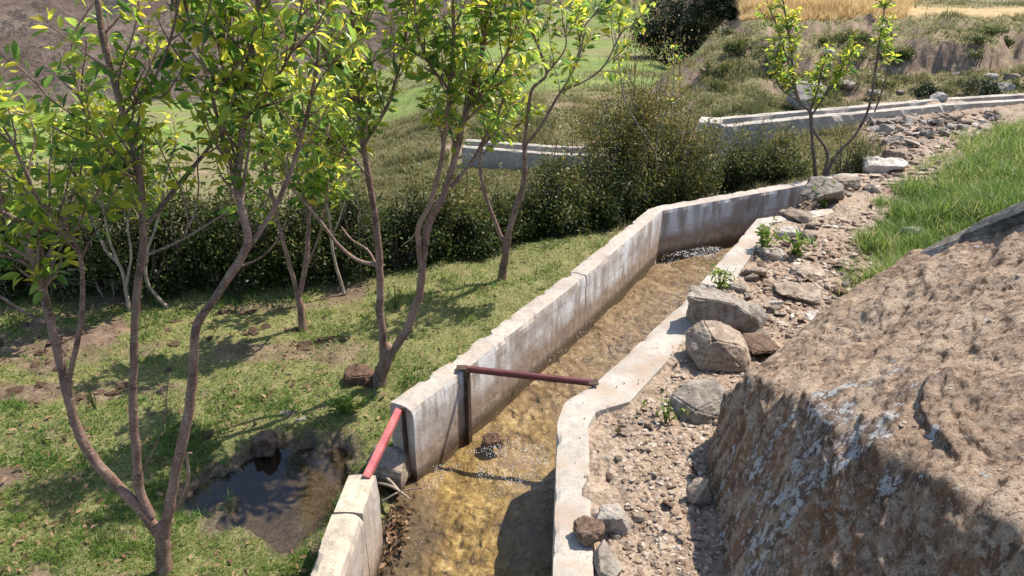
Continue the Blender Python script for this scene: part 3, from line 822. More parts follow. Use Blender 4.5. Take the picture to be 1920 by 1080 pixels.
box_j = box('joint_filler', (*(JT + nb * -0.05), -0.3), (*tj, 0), (*nb, 0), (0, 0, 1), 0.010, 0.098, 0.58, M['rust'])
tag(box_j, 'dark rusty strip filling the upright joint in the left channel wall', 'joint strip')

# far channel walls
F0, F1, F2, F3, F4 = xy(1346, 232), xy(1520, 214), xy(1640, 204), xy(1780, 191), xy(1925, 183)
F5 = ext(F4, F3, 6)
tag(link('canal_wall', wall_mesh('canal_wall_far', [F0, F1, F2, F3, F4, F5], 0.14, 0.0, -0.55, 0.08, 0.006, 0.02, 11, False, 0.07), M['concrete_far']),
    'near side wall of the far channel above the heap of rubble', 'wall', 'concrete walls of the far irrigation channel')
H_ = [xy(1338, 224), xy(1513, 208.5), xy(1640, 198), xy(1780, 185.5), xy(1925, 177)]; H_.append(ext(H_[-1], H_[-2], 6))
tag(link('canal_wall', wall_mesh('canal_wall_far_back', H_, 0.13, 0.0, -0.5, 0.08, 0.006, 0.02, 12, True, 0.07), M['concrete_far']),
    'back side wall of the far channel at the foot of the eroded bank', 'wall', 'concrete walls of the far irrigation channel')
tag(link('drop_lip', wall_mesh('drop_lip', [xy(1310, 229), xy(1352, 232)], 0.35, 0.01, -0.12, 0.05, 0.008, 0.03, 13, True, 0.05), M['concrete_far']),
    'broken concrete lip at the end of the far channel above its lower trough', 'concrete lip')
zl_ = -0.42
Lo = [W(1366, 276, zl_)[:2], W(1290, 284, zl_)[:2], W(1160, 290, zl_)[:2], W(1036, 284, zl_)[:2], W(872, 271, zl_)[:2]]
tag(link('canal_wall', wall_mesh('canal_wall_low', Lo, 0.12, zl_, -0.95, 0.08, 0.006, 0.02, 14, True, 0.07), M['concrete_far']),
    'near side wall of the lower trough running left behind the hedge', 'wall', 'concrete walls of the far irrigation channel')
Lb = [W(1346, 268, zl_)[:2], W(1290, 276.5, zl_)[:2], W(1160, 281, zl_)[:2], W(1036, 276, zl_)[:2], W(872, 264, zl_)[:2]]
tag(link('canal_wall', wall_mesh('canal_wall_low_back', Lb, 0.12, zl_ + .005, -0.95, 0.08, 0.006, 0.02, 15, False, 0.07), M['concrete_far']),
    'back side wall of the lower trough running left behind the hedge', 'wall', 'concrete walls of the far irrigation channel')

# ------------------------------------------------------------------ stones
def hull(points, sub=2, rough=0.03, seed=0, bev=0.0, freq=6.0, name='stone'):
    bm = bmesh.new()
    for p in points: bm.verts.new(Vector(p))
    r = bmesh.ops.convex_hull(bm, input=bm.verts[:])
    bmesh.ops.delete(bm, geom=[g for g in r['geom_interior'] if isinstance(g, bmesh.types.BMVert)] , context='VERTS')
    for v in [v for v in bm.verts if not v.link_faces]: bm.verts.remove(v)
    if bev: bmesh.ops.bevel(bm, geom=bm.edges[:], offset=bev, segments=2, affect='EDGES', clamp_overlap=True)
    bmesh.ops.triangulate(bm, faces=bm.faces[:])
    for _ in range(sub):
        es = sorted(bm.edges, key=lambda e: -e.calc_length())
        mean = sum(e.calc_length() for e in es) / len(es)
        bmesh.ops.subdivide_edges(bm, edges=[e for e in es if e.calc_length() > mean * 0.6], cuts=1)
        bmesh.ops.triangulate(bm, faces=bm.faces[:])
    me = bpy.data.meshes.new(name)
    bmesh.ops.recalc_face_normals(bm, faces=bm.faces)
    bm.to_mesh(me); bm.free()
    n = len(me.vertices)
    co = np.empty(n * 3, np.float32); me.vertices.foreach_get('co', co); co = co.reshape(-1, 3)
    nr = np.empty(n * 3, np.float32); me.vertices.foreach_get('normal', nr); nr = nr.reshape(-1, 3)
    size = np.ptp(co, axis=0).max()
    co = co + nr * (fbm3(co / size * freq + seed, 4, seed)[:, None] * rough * size)
    me.vertices.foreach_set('co', co.astype(np.float32).ravel()); me.update()
    return me
def rnd_hull(seed, n=14, sub=2, rough=0.04, flat=0.65, box_=0.45, bev=0.06):
    r = np.random.default_rng(seed)
    p = r.normal(size=(n, 3)); p /= np.linalg.norm(p, axis=1, keepdims=True)
    p = np.sign(p) * np.abs(p) ** (1 - box_); p /= np.abs(p).max()
    p *= np.array([1, r.uniform(.6, .95), flat * r.uniform(.7, 1.1)])
    return hull(p * 0.5, sub, rough, seed, bev)
BASES = {}
for mi, mk in enumerate(('rock_tan', 'rock_grey', 'rock_pale', 'rock_brown')):
    for s in range(4):
        me = rnd_hull(100 + mi * 10 + s, 11, 2, 0.06, 0.6 if s < 3 else 0.3, .25, .02)
        me.materials.append(M[mk]); BASES[(mk, s)] = me

def stone(name, px, py, wpx, mat, hgt=0.6, dpt=0.9, seed=0, yaw=0.0, pts=None, sub=3, label='', cat='rock', sink=0.25, rough=0.05, tilt=(0, 0), z=None, group=None, bev=0.05, flat=None):
    """a single stone whose base is seen at pixel px,py and which is wpx pixels wide"""
    p = G(px, py) if z is None else W(px, py, z)
    sz = wpx * depth(p) / FPX
    if pts is None:
        r = np.random.default_rng(seed)
        q = r.normal(size=(18, 3)); q /= np.linalg.norm(q, axis=1, keepdims=True)
        q = np.sign(q) * np.abs(q) ** 0.6; q /= np.abs(q).max(0)
        pts = q * 0.5
    pts = np.array(pts) * np.array([sz, sz * dpt, sz * hgt])
    me = hull(pts, sub, rough, seed, bev * sz)
    o = link(name, me, M[mat])
    o.location = (p[0], p[1] + sz * dpt * 0.25, p[2] + sz * hgt * (0.5 - sink))
    o.rotation_euler = (tilt[0], tilt[1], yaw)
    tag(o, label, cat, group)
    return o

stone('angular_rock', 1358, 628, 150, 'rock_grey', 0.62, 0.42, 3, -0.1, [(-.5, -.35, .5), (-.42, .5, .5), (.1, .5, .36), (.42, -.1, .22), (.05, -.42, .40), (-.28, -.30, -.5), (.1, -.5, -.42), (.5, -.3, -.5), (.5, .5, -.5), (-.4, .5, -.5), (.5, .0, .0), (.34, -.44, .1)],
      4, 'grey angular block with a flat top and dark front, behind the tan striated stone', bev=0.012, rough=0.055, sink=0.14)
stone('striated_rock', 1350, 688, 118, 'rock_tan', 0.66, 0.9, 5, 0.15, [(-.5, -.2, -.1), (-.42, -.4, -.4), (.35, -.5, -.5), (.5, -.3, -.35), (.5, .3, .05), (.3, -.3, .12), (-.25, -.35, .42), (-.2, .3, .5), (.1, .4, .4), (.5, .5, -.4), (-.45, .4, .2), (-.4, .4, -.5)],
      4, 'tan striated stone overhanging the right channel wall, in front of the grey block', bev=0.03, rough=0.04, sink=0.06)
stone('flat_rock', 1425, 668, 75, 'rock_brown', 0.42, 1.1, 6, 0.2, label='low brownish stone tucked between the striated stone and the big boulder')
stone('flat_rock', 1318, 782, 108, 'rock_grey', 0.46, 0.9, 7, 0.35, [(-.5, -.3, -.4), (-.4, .4, .2), (0, .5, .5), (.5, .5, .45), (.5, -.2, .5), (.2, -.5, -.1), (-.1, -.5, -.5), (.5, -.4, -.5), (.5, .5, -.5), (-.4, .5, -.5), (-.3, -.3, .25)],
      4, 'grey wedge shaped stone with a shaded front, half buried left of the big boulder', bev=0.03, rough=0.05)
stone('round_stone', 1106, 1016, 60, 'rock_brown', 0.62, 0.95, 8, 0.4, label='dark brown round stone lying on the right channel wall', z=0.0, sink=0.05, rough=0.07, bev=0.12)
stone('pale_rock', 1152, 996, 82, 'rock_pale', 0.62, 0.8, 9, -0.3, label='whitish lumpy stone on the gravel beside the brown round stone', rough=0.07, bev=0.1)
stone('stone_shard', 1134, 1072, 46, 'rock_grey', 0.6, 2.2, 10, 0.35, label='long grey shard against the right channel wall at the bottom of the photo', sink=0.3)
stone('upright_stone', 1312, 942, 44, 'rock_tan', 1.35, 0.8, 11, 0.3, label='small upright tan stone leaning on the left foot of the big boulder', tilt=(0.0, -0.15))
stone('grey_rock', 1545, 374, 80, 'rock_grey', 0.5, 0.9, 12, 0.1, label='big rounded grey rock sitting on the far bend of the channel wall', z=0.0, sink=0.12, rough=0.07, bev=0.12)
for (px, py, wd, mk, h, lab) in ((1478, 398, 72, 'rock_grey', .32, 'long grey slab on top of the stone stack at the end of the right wall'),
                                 (1496, 414, 78, 'rock_tan', .30, 'tan slab in the middle of the stone stack at the end of the right wall'),
                                 (1500, 372, 44, 'rock_pale', .6, 'pale upright stone next to the big rounded grey rock'),
                                 (1478, 446, 58, 'rock_pale', .5, 'cream coloured stone below the stone stack'),
                                 (1450, 488, 70, 'rock_grey', .5, 'grey stone behind the green weed on the right wall'),
                                 (1520, 450, 50, 'rock_tan', .5, 'tan stone right of the cream coloured stone'),
                                 (1418, 520, 60, 'rock_tan', .5, 'tan stone beside the dry agave-like weed'),
                                 (1385, 548, 48, 'rock_grey', .5, 'small grey stone above the grey angular block'),
                                 (1640, 360, 44, 'rock_grey', .5, 'grey stone on the path near the tall grass'),
                                 (1590, 352, 60, 'rock_tan', .5, 'tan stone right of the big rounded grey rock'),
                                 (1662, 322, 98, 'rock_pale', .38, 'broad pale rock at the near foot of the rubble heap'),
                                 (1680, 300, 60, 'rock_tan', .5, 'tan rock behind the broad pale rock'),
                                 (1716, 448, 58, 'rock_pale', .55, 'pale stone half hidden in the tall grass'),
                                 (1520, 520, 80, 'rock_tan', .3, 'flat tan stone in the middle of the gravel path'),
                                 (1500, 560, 110, 'rock_tan', .22, 'wide flat pinkish slab sunk in the gravel above the boulder'),
                                 (1600, 590, 60, 'rock_brown', .4, 'reddish stone at the back edge of the boulder'),
                                 (1552, 612, 90, 'rock_pale', .3, 'pale broken slab at the back edge of the boulder'),
                                 (1248, 655, 40, 'rock_tan', .3, 'small flat chip on the apron left of the striated stone'),
                                 (1195, 975, 34, 'rock_tan', .5, 'small tan pebble right of the whitish lumpy stone'),
                                 (1175, 815, 50, 'rock_tan', .35, 'flat tan stone in the gravel beside the right wall corner')):
    stone('path_stone', px, py, wd * .82, mk, h, 0.85, int(px * 7 + py), random.uniform(-.5, .5), label=lab, cat='rock', group='larger stones along the path', sink=0.3, rough=.07)
stone('pale_boulder', 1515, 196, 62, 'rock_pale', 0.9, 0.9, 31, 0.2, label='pale boulder behind the dark sapling at the foot of the bank', z=-0.05)
stone('puddle_stone', 568, 802, 34, 'rock_pale', 0.9, 0.9, 32, 0.3, label='pale square stone at the back rim of the puddle', z=-.34)
stone('puddle_stone', 540, 792, 40, 'rock_pale', 0.6, 0.9, 33, 0.6, label='speckled white stone beside the pale square stone at the puddle', z=-.33)
stone('broken_stump', 497, 858, 44, 'rock_brown', 1.5, 1.0, 34, 0.1, label='brown weathered stump sticking out of the puddle edge', cat='stump', z=-.37, tilt=(0.2, 0.25), rough=0.12)
stone('soil_clump', 672, 724, 62, 'clod', 0.62, 1.0, 35, 0.1, label='reddish brown clump of soil at the foot of the forked fruit tree', cat='soil clump', rough=0.1, z=-.3)
stone('gap_block', 728, 906, 74, 'rock_tan', 0.75, 0.75, 36, -0.3, [(-.5, -.5, -.5), (.5, -.5, -.5), (.5, .5, -.5), (-.5, .5, -.5), (-.45, -.45, .3), (.5, -.4, .22), (.42, .5, .5), (-.5, .5, .45)], 3, 'sunlit tan stone block plugging the gap under the red bar', z=-.38, bev=0.02, sink=0.0)
# small stones on the hillside and edge of orchard
for i, (px, py, wd) in enumerate(((1590, 163, 50), (1765, 188, 55), (1800, 180, 30), (1640, 178, 40), (1860, 148, 40), (1900, 150, 46), (1795, 142, 26), (1885, 170, 60), (1570, 158, 44), (1690, 176, 26), (1555, 100, 30), (1480, 75, 30))):
    p_ = G(px, py, 0.1)
    stone('hill_rock', px, py, wd * .62, ('rock_grey', 'rock_pale', 'rock_tan')[i % 3], 0.5, 0.8, 300 + i, random.uniform(-.6, .6), z=p_[2], sub=2,
          label=['weathered rock lying at the foot of the eroded bank', 'pale rock lying on the eroded bank'][0 if i not in (6, 10, 11) else 1], group=['rocks at the foot of the eroded bank', 'rocks up on the eroded bank'][0 if i not in (6, 10, 11) else 1])

# rubble: individual stones sharing base meshes
def rubble(n, test, smin, smax, label, group, name, mats, rng):
    c = 0; tries = 0
    while c < n and tries < n * 60:
        tries += 1
        px, py = rng.uniform(1050, 1900), rng.uniform(190, 1075)
        if not test(px, py, rng): continue
        p = W(px, py, 0.0); z = gz_at(p[0], p[1])
        s = rng.uniform(0, 1) ** 2.2 * (smax - smin) + smin
        me = BASES[(mats[rng.integers(len(mats))], int(rng.integers(4)))]
        o = bpy.data.objects.new(name, me); C.objects.link(o)
        o.location = (p[0], p[1], z + s * 0.12); o.scale = (s, s * rng.uniform(.7, 1.1), s * rng.uniform(.7, 1.2))
        o.rotation_euler = (rng.uniform(-.4, .4), rng.uniform(-.4, .4), rng.uniform(0, 6.28))
        tag(o, label, 'rock', group); c += 1
def on_path(px, py):
    p = W(px, py, 0.0); _, ww = ground(np.array([p[0]]), np.array([p[1]]), False)
    return ww['path'][0] > 0.9 and dpoly(np.array([p[0]]), np.array([p[1]]), RC)[0] > 0.12
rg = np.random.default_rng(5)
rubble(210, lambda a, b, r: 1600 < a < 1880 and 200 < b < 275 and b < 300 - (a - 1600) * 0.27 and on_path(a, b), 0.05, 0.24, 'grey rubble stone dumped along the far channel wall', 'rubble heap along the far channel', 'rubble_stone', ['rock_grey', 'rock_tan', 'rock_pale', 'rock_pale'], rg)
rubble(170, lambda a, b, r: 1360 < a < 1800 and 270 < b < 660 and on_path(a, b), 0.025, 0.11, 'loose stone lying on the rubble path between channel and grass', 'loose stones on the path', 'loose_stone', ['rock_tan', 'rock_pale', 'rock_grey', 'rock_tan', 'rock_brown'], rg)
rubble(40, lambda a, b, r: 1120 < a < 1345 and 660 < b < 1070 and on_path(a, b), 0.018, 0.055, 'small stone on the gravel between right wall and boulder', 'small stones beside the boulder', 'loose_stone', ['rock_tan', 'rock_pale', 'rock_brown'], rg)

# gravel: uncountable chips, one object
def gravel():
    tb = bmesh.new(); bmesh.ops.create_icosphere(tb, subdivisions=1, radius=0.5)
    tv = np.array([v.co[:] for v in tb.verts]); tf = np.array([[v.index for v in f.verts] for f in tb.faces]); tb.free()
    r = np.random.default_rng(9)
    n = 42000
    px = r.uniform(1040, 1900, n); py = 195 + 890 * r.uniform(0, 1, n) ** 1.15
    P = np.array([W(a, b, 0.0) for a, b in zip(px, py)])
    z, ww = ground(P[:, 0], P[:, 1])
    k = (ww['path'] > 0.75)
    rcd = dpoly(P[:, 0], P[:, 1], RC)
    k &= (rcd > 0.19) | (r.uniform(size=n) < 0.06 + 0.7 * sstep(0.05, 0.19, rcd))
    apron = rcd < 0.20
    P = P[k]; z = np.maximum(z[k], np.where(rcd[k] < 0.12, 0.004, -9)); m = len(P)
    s = np.where(rcd[k] < 0.19, 0.35, 1.0) * (0.004 + 0.034 * r.uniform(size=m) ** 4) * np.clip(np.hypot(P[:, 0], P[:, 1]) / 3.0, 0.75, 2.2)
    S = s[:, None] * np.stack([r.uniform(.8, 1.6, m), r.uniform(.6, 1.1, m), r.uniform(.25, .6, m)], -1)
    jit = r.uniform(0.55, 1.3, (m, len(tv), 1))
    v = tv[None] * jit * S[:, None, :]
    a = r.uniform(0, 6.28, m); ca, sa = np.cos(a)[:, None], np.sin(a)[:, None]
    v = np.stack([v[..., 0] * ca - v[..., 1] * sa, v[..., 0] * sa + v[..., 1] * ca, v[..., 2]], -1)
    v += np.stack([P[:, 0], P[:, 1], z + s * 0.05], -1)[:, None, :]
    f = (tf[None] + (np.arange(m) * len(tv))[:, None, None]).reshape(-1, 3)
    me = mesh('gravel', v.reshape(-1, 3), None, f, False)
    attr(me, 'tint', np.repeat(r.uniform(size=m), len(tv)))
    k2 = N('gravel_chip')
    t = k2.attr('tint')
    col = k2.ramp(t, [(0, (0.16, 0.105, 0.075)), (0.35, (0.31, 0.225, 0.16)), (0.7, (0.42, 0.335, 0.255)), (0.9, (0.58, 0.52, 0.44)), (1, (0.36, 0.22, 0.15))])
    n_ = k2.noise(120, 4, 0.6, k2.coord(local=False))
    col = k2.mix(k2.ramp(n_, [(0.35, 0.5), (0.55, 0.0)]), col, (0.14, 0.10, 0.075))
    tag(link('gravel', me, k2.done(k2.bsdf(col, 0.9, k2.bump(n_, 0.6, 0.004), 0.2))), kind='stuff')
gravel()

# ------------------------------------------------------------------ the big boulder and the slabs behind it
def big_boulder():
    pts = [W(1320, 885, -0.12), W(1322, 860, -0.02), (.62, 1.55, -.15), (.58, 1.0, -.15), (.62, .55, -.15), (3.4, .3, -.15),
           W(1360, 748, .20), W(1400, 704, .36), W(1480, 705, .45), W(1560, 722, .53), W(1700, 757, .64), W(1800, 850, .72), W(1900, 1000, .77), (1.05, .6, .80),
           W(1490, 655, .38), W(1560, 603, .40), W(1625, 545, .48), W(1690, 508, .60), W(1750, 490, .72), W(1925, 408, .95),
           (3.2, 2.4, 1.25), (3.2, 1.0, 1.3), (2.2, .5, 1.05), W(1640, 600, -.1), (3.4, 3.4, -.2), (3.4, 3.2, .9)]
    me0 = hull(pts, 0, 0, 0, 0, name='boulder_seed')
    o = link('boulder', me0)
    md = o.modifiers.new('r', 'REMESH'); md.mode = 'VOXEL'; md.voxel_size = 0.0125
    bpy.context.view_layer.update()
    dg = bpy.context.evaluated_depsgraph_get()
    me = bpy.data.meshes.new_from_object(o.evaluated_get(dg))
    o.modifiers.clear(); o.data = me
    n = len(me.vertices); co = np.empty(n * 3, np.float32); me.vertices.foreach_get('co', co); co = co.reshape(-1, 3).astype(float)
    # soften the hull edges
    ed = np.empty(len(me.edges) * 2, np.int32); me.edges.foreach_get('vertices', ed); ed = ed.reshape(-1, 2)
    deg = np.bincount(ed.ravel(), minlength=n)[:, None]
    for _ in range(4):
        s = np.zeros_like(co); np.add.at(s, ed[:, 0], co[ed[:, 1]]); np.add.at(s, ed[:, 1], co[ed[:, 0]])
        co = co * 0.4 + 0.6 * s / np.maximum(deg, 1)
    me.vertices.foreach_set('co', co.astype(np.float32).ravel()); me.update()
    nr = np.empty(n * 3, np.float32); me.vertices.foreach_get('normal', nr); nr = nr.reshape(-1, 3)
    up = np.clip(nr[:, 2], 0, 1)
    # bedding runs up to the right; stretch the relief along it
    e1 = n3([.82, .50, .28]); e2 = n3(np.cross([0, 0, 1], e1)); e3 = np.cross(e1, e2)
    cb_ = np.stack([co @ e1 * 0.42, co @ e2, co @ e3], -1)
    def ridge(p, o, sd): return 1 - 2.4 * np.abs(fbm3(p, o, sd))
    d = 0.055 * fbm3(co * 1.6, 4, 71) + 0.014 * fbm3(cb_ * 6, 4, 72)
    d += 0.024 * np.clip(ridge(cb_ * 6.5, 5, 73), -1, 1) * up
    tx = (co @ e3 + 0.16 * fbm3(co * 2.2, 4, 74)) / 0.11
    fr = tx - np.floor(tx)
    msk = sstep(-.15, .2, fbm3(co * 1.9, 3, 79))
    d += (0.25 + 0.75 * up) * msk * 0.030 * (sstep(0.0, 0.12, fr) - fr)
    # open cracks
    ck = np.abs(fbm3(co * np.array([2.1, 2.1, 1.4]), 4, 80))
    d -= 0.007 * (1 - sstep(0.0, 0.015, ck))
    d += 0.015 * np.clip(ridge(cb_ * 18, 4, 78), -1, 1) * (0.25 + 0.75 * up) + 0.008 * fbm3(co * 42, 3, 76)
    d += (1 - up) * 0.008 * fbm3(co * np.array([20, 20, 2.4]), 4, 77)
    co = co + nr * d[:, None]
    me.vertices.foreach_set('co', co.astype(np.float32).ravel()); me.update()
    me.polygons.foreach_set('use_smooth', np.ones(len(me.polygons), bool))
    # lichen grows on the shaded left flank
    lcp = W(1490, 900, .35)
    lc = np.exp(-(((co[:, 1] - lcp[1]) / 0.26) ** 2 + ((co[:, 0] - lcp[0]) / 0.2) ** 2))
    attr(me, 'lichen', np.clip(lc, 0, 1))
    me.materials.clear(); me.materials.append(M['boulder'])
    return tag(o, 'huge rough tan boulder with white lichen on its shaded flank, bottom right', 'boulder')
bo = big_boulder()
def grit():
    me0 = bo.data; n = len(me0.vertices)
    co = np.empty(n * 3, np.float32); me0.vertices.foreach_get('co', co); co = co.reshape(-1, 3)
    nr = np.empty(n * 3, np.float32); me0.vertices.foreach_get('normal', nr); nr = nr.reshape(-1, 3)
    r = np.random.default_rng(21)
    k = (nr[:, 2] > .80) & (r.uniform(size=n) < .045 * sstep(-.15, .35, fbm3(co * 3.5, 4, 91)))
    P = co[k]; m = len(P)
    tb = bmesh.new(); bmesh.ops.create_icosphere(tb, subdivisions=1, radius=0.5)
    tv = np.array([v.co[:] for v in tb.verts]); tf = np.array([[v.index for v in f.verts] for f in tb.faces]); tb.free()
    S = (.003 + .016 * r.uniform(size=m) ** 3)[:, None] * np.stack([r.uniform(.8, 1.6, m), r.uniform(.6, 1.2, m), r.uniform(.35, .7, m)], -1)
    v = tv[None] * r.uniform(.55, 1.3, (m, len(tv), 1)) * S[:, None, :] + P[:, None, :]
    me = mesh('grit', v.reshape(-1, 3), None, (tf[None] + (np.arange(m) * len(tv))[:, None, None]).reshape(-1, 3), False)
    tag(link('grit', me, M['rock_tan']), kind='stuff')
grit()

def slab(name, pix, thick, mat, label, seed, dy=0.0):
    top = [W(px, py, z) for px, py, z in pix]
    pts = []
    for p in top: pts += [p, p + np.array([0.01, 0.02, -thick])]
    c = np.mean(pts, 0)
    me = hull([p - c for p in pts], 4, 0.012, seed, 0.008)
    o = link(name, me, M[mat]); o.location = c
    return tag(o, label, 'slab')
slab('stone_slab', [(1660, 526, .56), (1690, 488, .66), (1830, 420, .86), (1925, 372, 1.02), (1940, 402, 1.0), (1850, 446, .86), (1720, 506, .66)], 0.09, 'rock_grey', 'long grey stone slab edging the back of the boulder', 41)
slab('stone_slab', [(1795, 446, .83), (1825, 418, .89), (1940, 368, 1.05), (1950, 386, 1.05), (1930, 404, 1.0), (1850, 438, .87)], 0.06, 'rock_dark', 'dark slate slab lying tilted against the tall grass above the boulder', 42)

# ------------------------------------------------------------------ tubes, leaves, blades
def crom(P, n):
    P = np.asarray(P, float)
    d = np.concatenate([[0], np.cumsum(np.linalg.norm(np.diff(P[:, :3], axis=0), axis=1))])
    Q = np.vstack([2 * P[0] - P[1], P, 2 * P[-1] - P[-2]])
    s = np.linspace(0, d[-1], n); out = []
    for v in s:
        i = min(np.searchsorted(d, v, side='right') - 1, len(P) - 2); i = max(i, 0)
        t = (v - d[i]) / max(d[i + 1] - d[i], 1e-9)
        p0, p1, p2, p3 = Q[i], Q[i + 1], Q[i + 2], Q[i + 3]
        out.append(0.5 * ((2 * p1) + (-p0 + p2) * t + (2 * p0 - 5 * p1 + 4 * p2 - p3) * t * t + (-p0 + 3 * p1 - 3 * p2 + p3) * t ** 3))
    return np.array(out)
class Tubes:
    def __init__(s): s.v = []; s.q = []; s.t = []; s.n = 0
    def add(s, P, R, k=8, seed=0, knob=0.08):
        P = np.asarray(P, float); R = np.asarray(R, float); n = len(P)
        T = np.gradient(P, axis=0); T /= np.maximum(np.linalg.norm(T, axis=1, keepdims=True), 1e-9)
        u = np.cross(T[0], [0.3, 0.9, 0.2]); u /= np.linalg.norm(u)
        U = []
        for t in T:
            u = u - t * (u @ t); u /= max(np.linalg.norm(u), 1e-9); U.append(u)
        U = np.array(U); B = np.cross(T, U)
        a = np.linspace(0, 2 * np.pi, k, endpoint=False)
        V_ = P[:, None, :] + (U[:, None, :] * np.cos(a)[None, :, None] + B[:, None, :] * np.sin(a)[None, :, None]) * R[:, None, None]
        if knob and n > 3:
            nz = fbm3(V_.reshape(-1, 3) * 14, 3, seed).reshape(n, k)
            V_ = V_ + (V_ - P[:, None, :]) * (nz * knob * 2)[..., None]
        idx = np.arange(n * k).reshape(n, k) + s.n; j = (np.arange(k) + 1) % k
        s.q.append(np.stack([idx[:-1], idx[:-1][:, j], idx[1:][:, j], idx[1:]], -1).reshape(-1, 4))
        s.v.append(V_.reshape(-1, 3)); s.v.append(P[-1:] + T[-1:] * R[-1]); s.n += n * k + 1
        tip = s.n - 1
        s.t.append(np.stack([idx[-1], idx[-1][j], np.full(k, tip)], -1))
    def build(s, name, mat, parent=None, origin=(0, 0, 0)):
        me = mesh(name, np.concatenate(s.v) - np.array(origin), np.concatenate(s.q), np.concatenate(s.t))
        return link(name, me, mat, parent)

LT = np.array([(0, 0, 0), (-.14, .20, .06), (0, .20, 0), (.14, .20, .06), (-.20, .48, .09), (0, .48, 0), (.20, .48, .09), (-.13, .78, .055), (0, .78, 0), (.13, .78, .055), (0, 1, 0)], float)
LQ = np.array([(1, 2, 5, 4), (2, 3, 6, 5), (4, 5, 8, 7), (5, 6, 9, 8)])
LTR = np.array([(0, 2, 1), (0, 3, 2), (7, 8, 10), (8, 9, 10)])
def leaves(name, base, axis, nrm, size, tint, mat, parent=None, origin=(0, 0, 0), width=1.0, curl=0.25, rng=RNG):
    base = np.asarray(base); m = len(base)
    a = axis / np.linalg.norm(axis, axis=1, keepdims=True)
    s = np.cross(a, nrm); s /= np.maximum(np.linalg.norm(s, axis=1, keepdims=True), 1e-9); n = np.cross(s, a)
    cu = curl * rng.uniform(0.2, 1.6, m); wd = width * rng.uniform(.8, 1.2, m)
    t = LT[None]
    loc_ = (s[:, None, :] * (t[..., 0] * wd[:, None])[..., None] + a[:, None, :] * t[..., 1:2] + n[:, None, :] * (t[..., 2] * wd[:, None] - cu[:, None] * t[..., 1] ** 2)[..., None])
    v = base[:, None, :] + loc_ * size[:, None, None] - np.array(origin)
    o = (np.arange(m) * 11)[:, None, None]
    me = mesh(name, v.reshape(-1, 3), (LQ[None] + o).reshape(-1, 4), (LTR[None] + o).reshape(-1, 3))
    attr(me, 'tint', np.repeat(tint, 11))
    return link(name, me, mat, parent)
def small_leaves(name, base, axis, nrm, size, tint, mat, parent=None, origin=(0, 0, 0), width=0.5):
    """four-cornered leaflets for shrubs"""
    m = len(base)
    a = axis / np.linalg.norm(axis, axis=1, keepdims=True)
    s = np.cross(a, nrm); s /= np.maximum(np.linalg.norm(s, axis=1, keepdims=True), 1e-9); n = np.cross(s, a)
    L = size[:, None]
    v = np.stack([base, base + a * L * .5 + s * L * width * .5 + n * L * .08, base + a * L, base + a * L * .5 - s * L * width * .5 + n * L * .08], 1) - np.array(origin)
    q = np.arange(m * 4).reshape(m, 4)
    me = mesh(name, v.reshape(-1, 3), q)
    attr(me, 'tint', np.repeat(tint, 4))
    return link(name, me, mat, parent)
def blades(name, P, L, Wd, lean, tint, mat, segs=3, rng=RNG, kind='stuff', sway=None):
    m = len(P); az = rng.uniform(0, 2 * np.pi, m) if sway is None else sway
    dx, dy = np.cos(az), np.sin(az)
    sd_ = rng.uniform(0, 2 * np.pi, m); sx, sy = np.cos(sd_), np.sin(sd_)
    rows = []
    for i in range(segs + 1):
        t = i / segs
        c = np.stack([P[:, 0] + dx * L * lean * t ** 1.8, P[:, 1] + dy * L * lean * t ** 1.8, P[:, 2] + L * t * (1 - 0.35 * lean * t)], -1)
        if i < segs:
            hw = (Wd * (1 - 0.75 * t) * .5)[:, None] * np.stack([sx, sy, np.zeros(m)], -1)
            rows += [c - hw, c + hw]
        else: rows.append(c)
    v = np.stack(rows, 1); k = v.shape[1]
    o = (np.arange(m) * k)[:, None, None]
    q = np.array([(2 * i, 2 * i + 1, 2 * i + 3, 2 * i + 2) for i in range(segs - 1)]) if segs > 1 else np.zeros((0, 4), int)
    t_ = np.array([(2 * segs - 2, 2 * segs - 1, 2 * segs)])
    me = mesh(name, v.reshape(-1, 3), (q[None] + o).reshape(-1, 4), (t_[None] + o).reshape(-1, 3))
    attr(me, 'tint', np.repeat(tint, k))
    o_ = link(name, me, mat)
    if kind: o_['kind'] = kind
    return o_

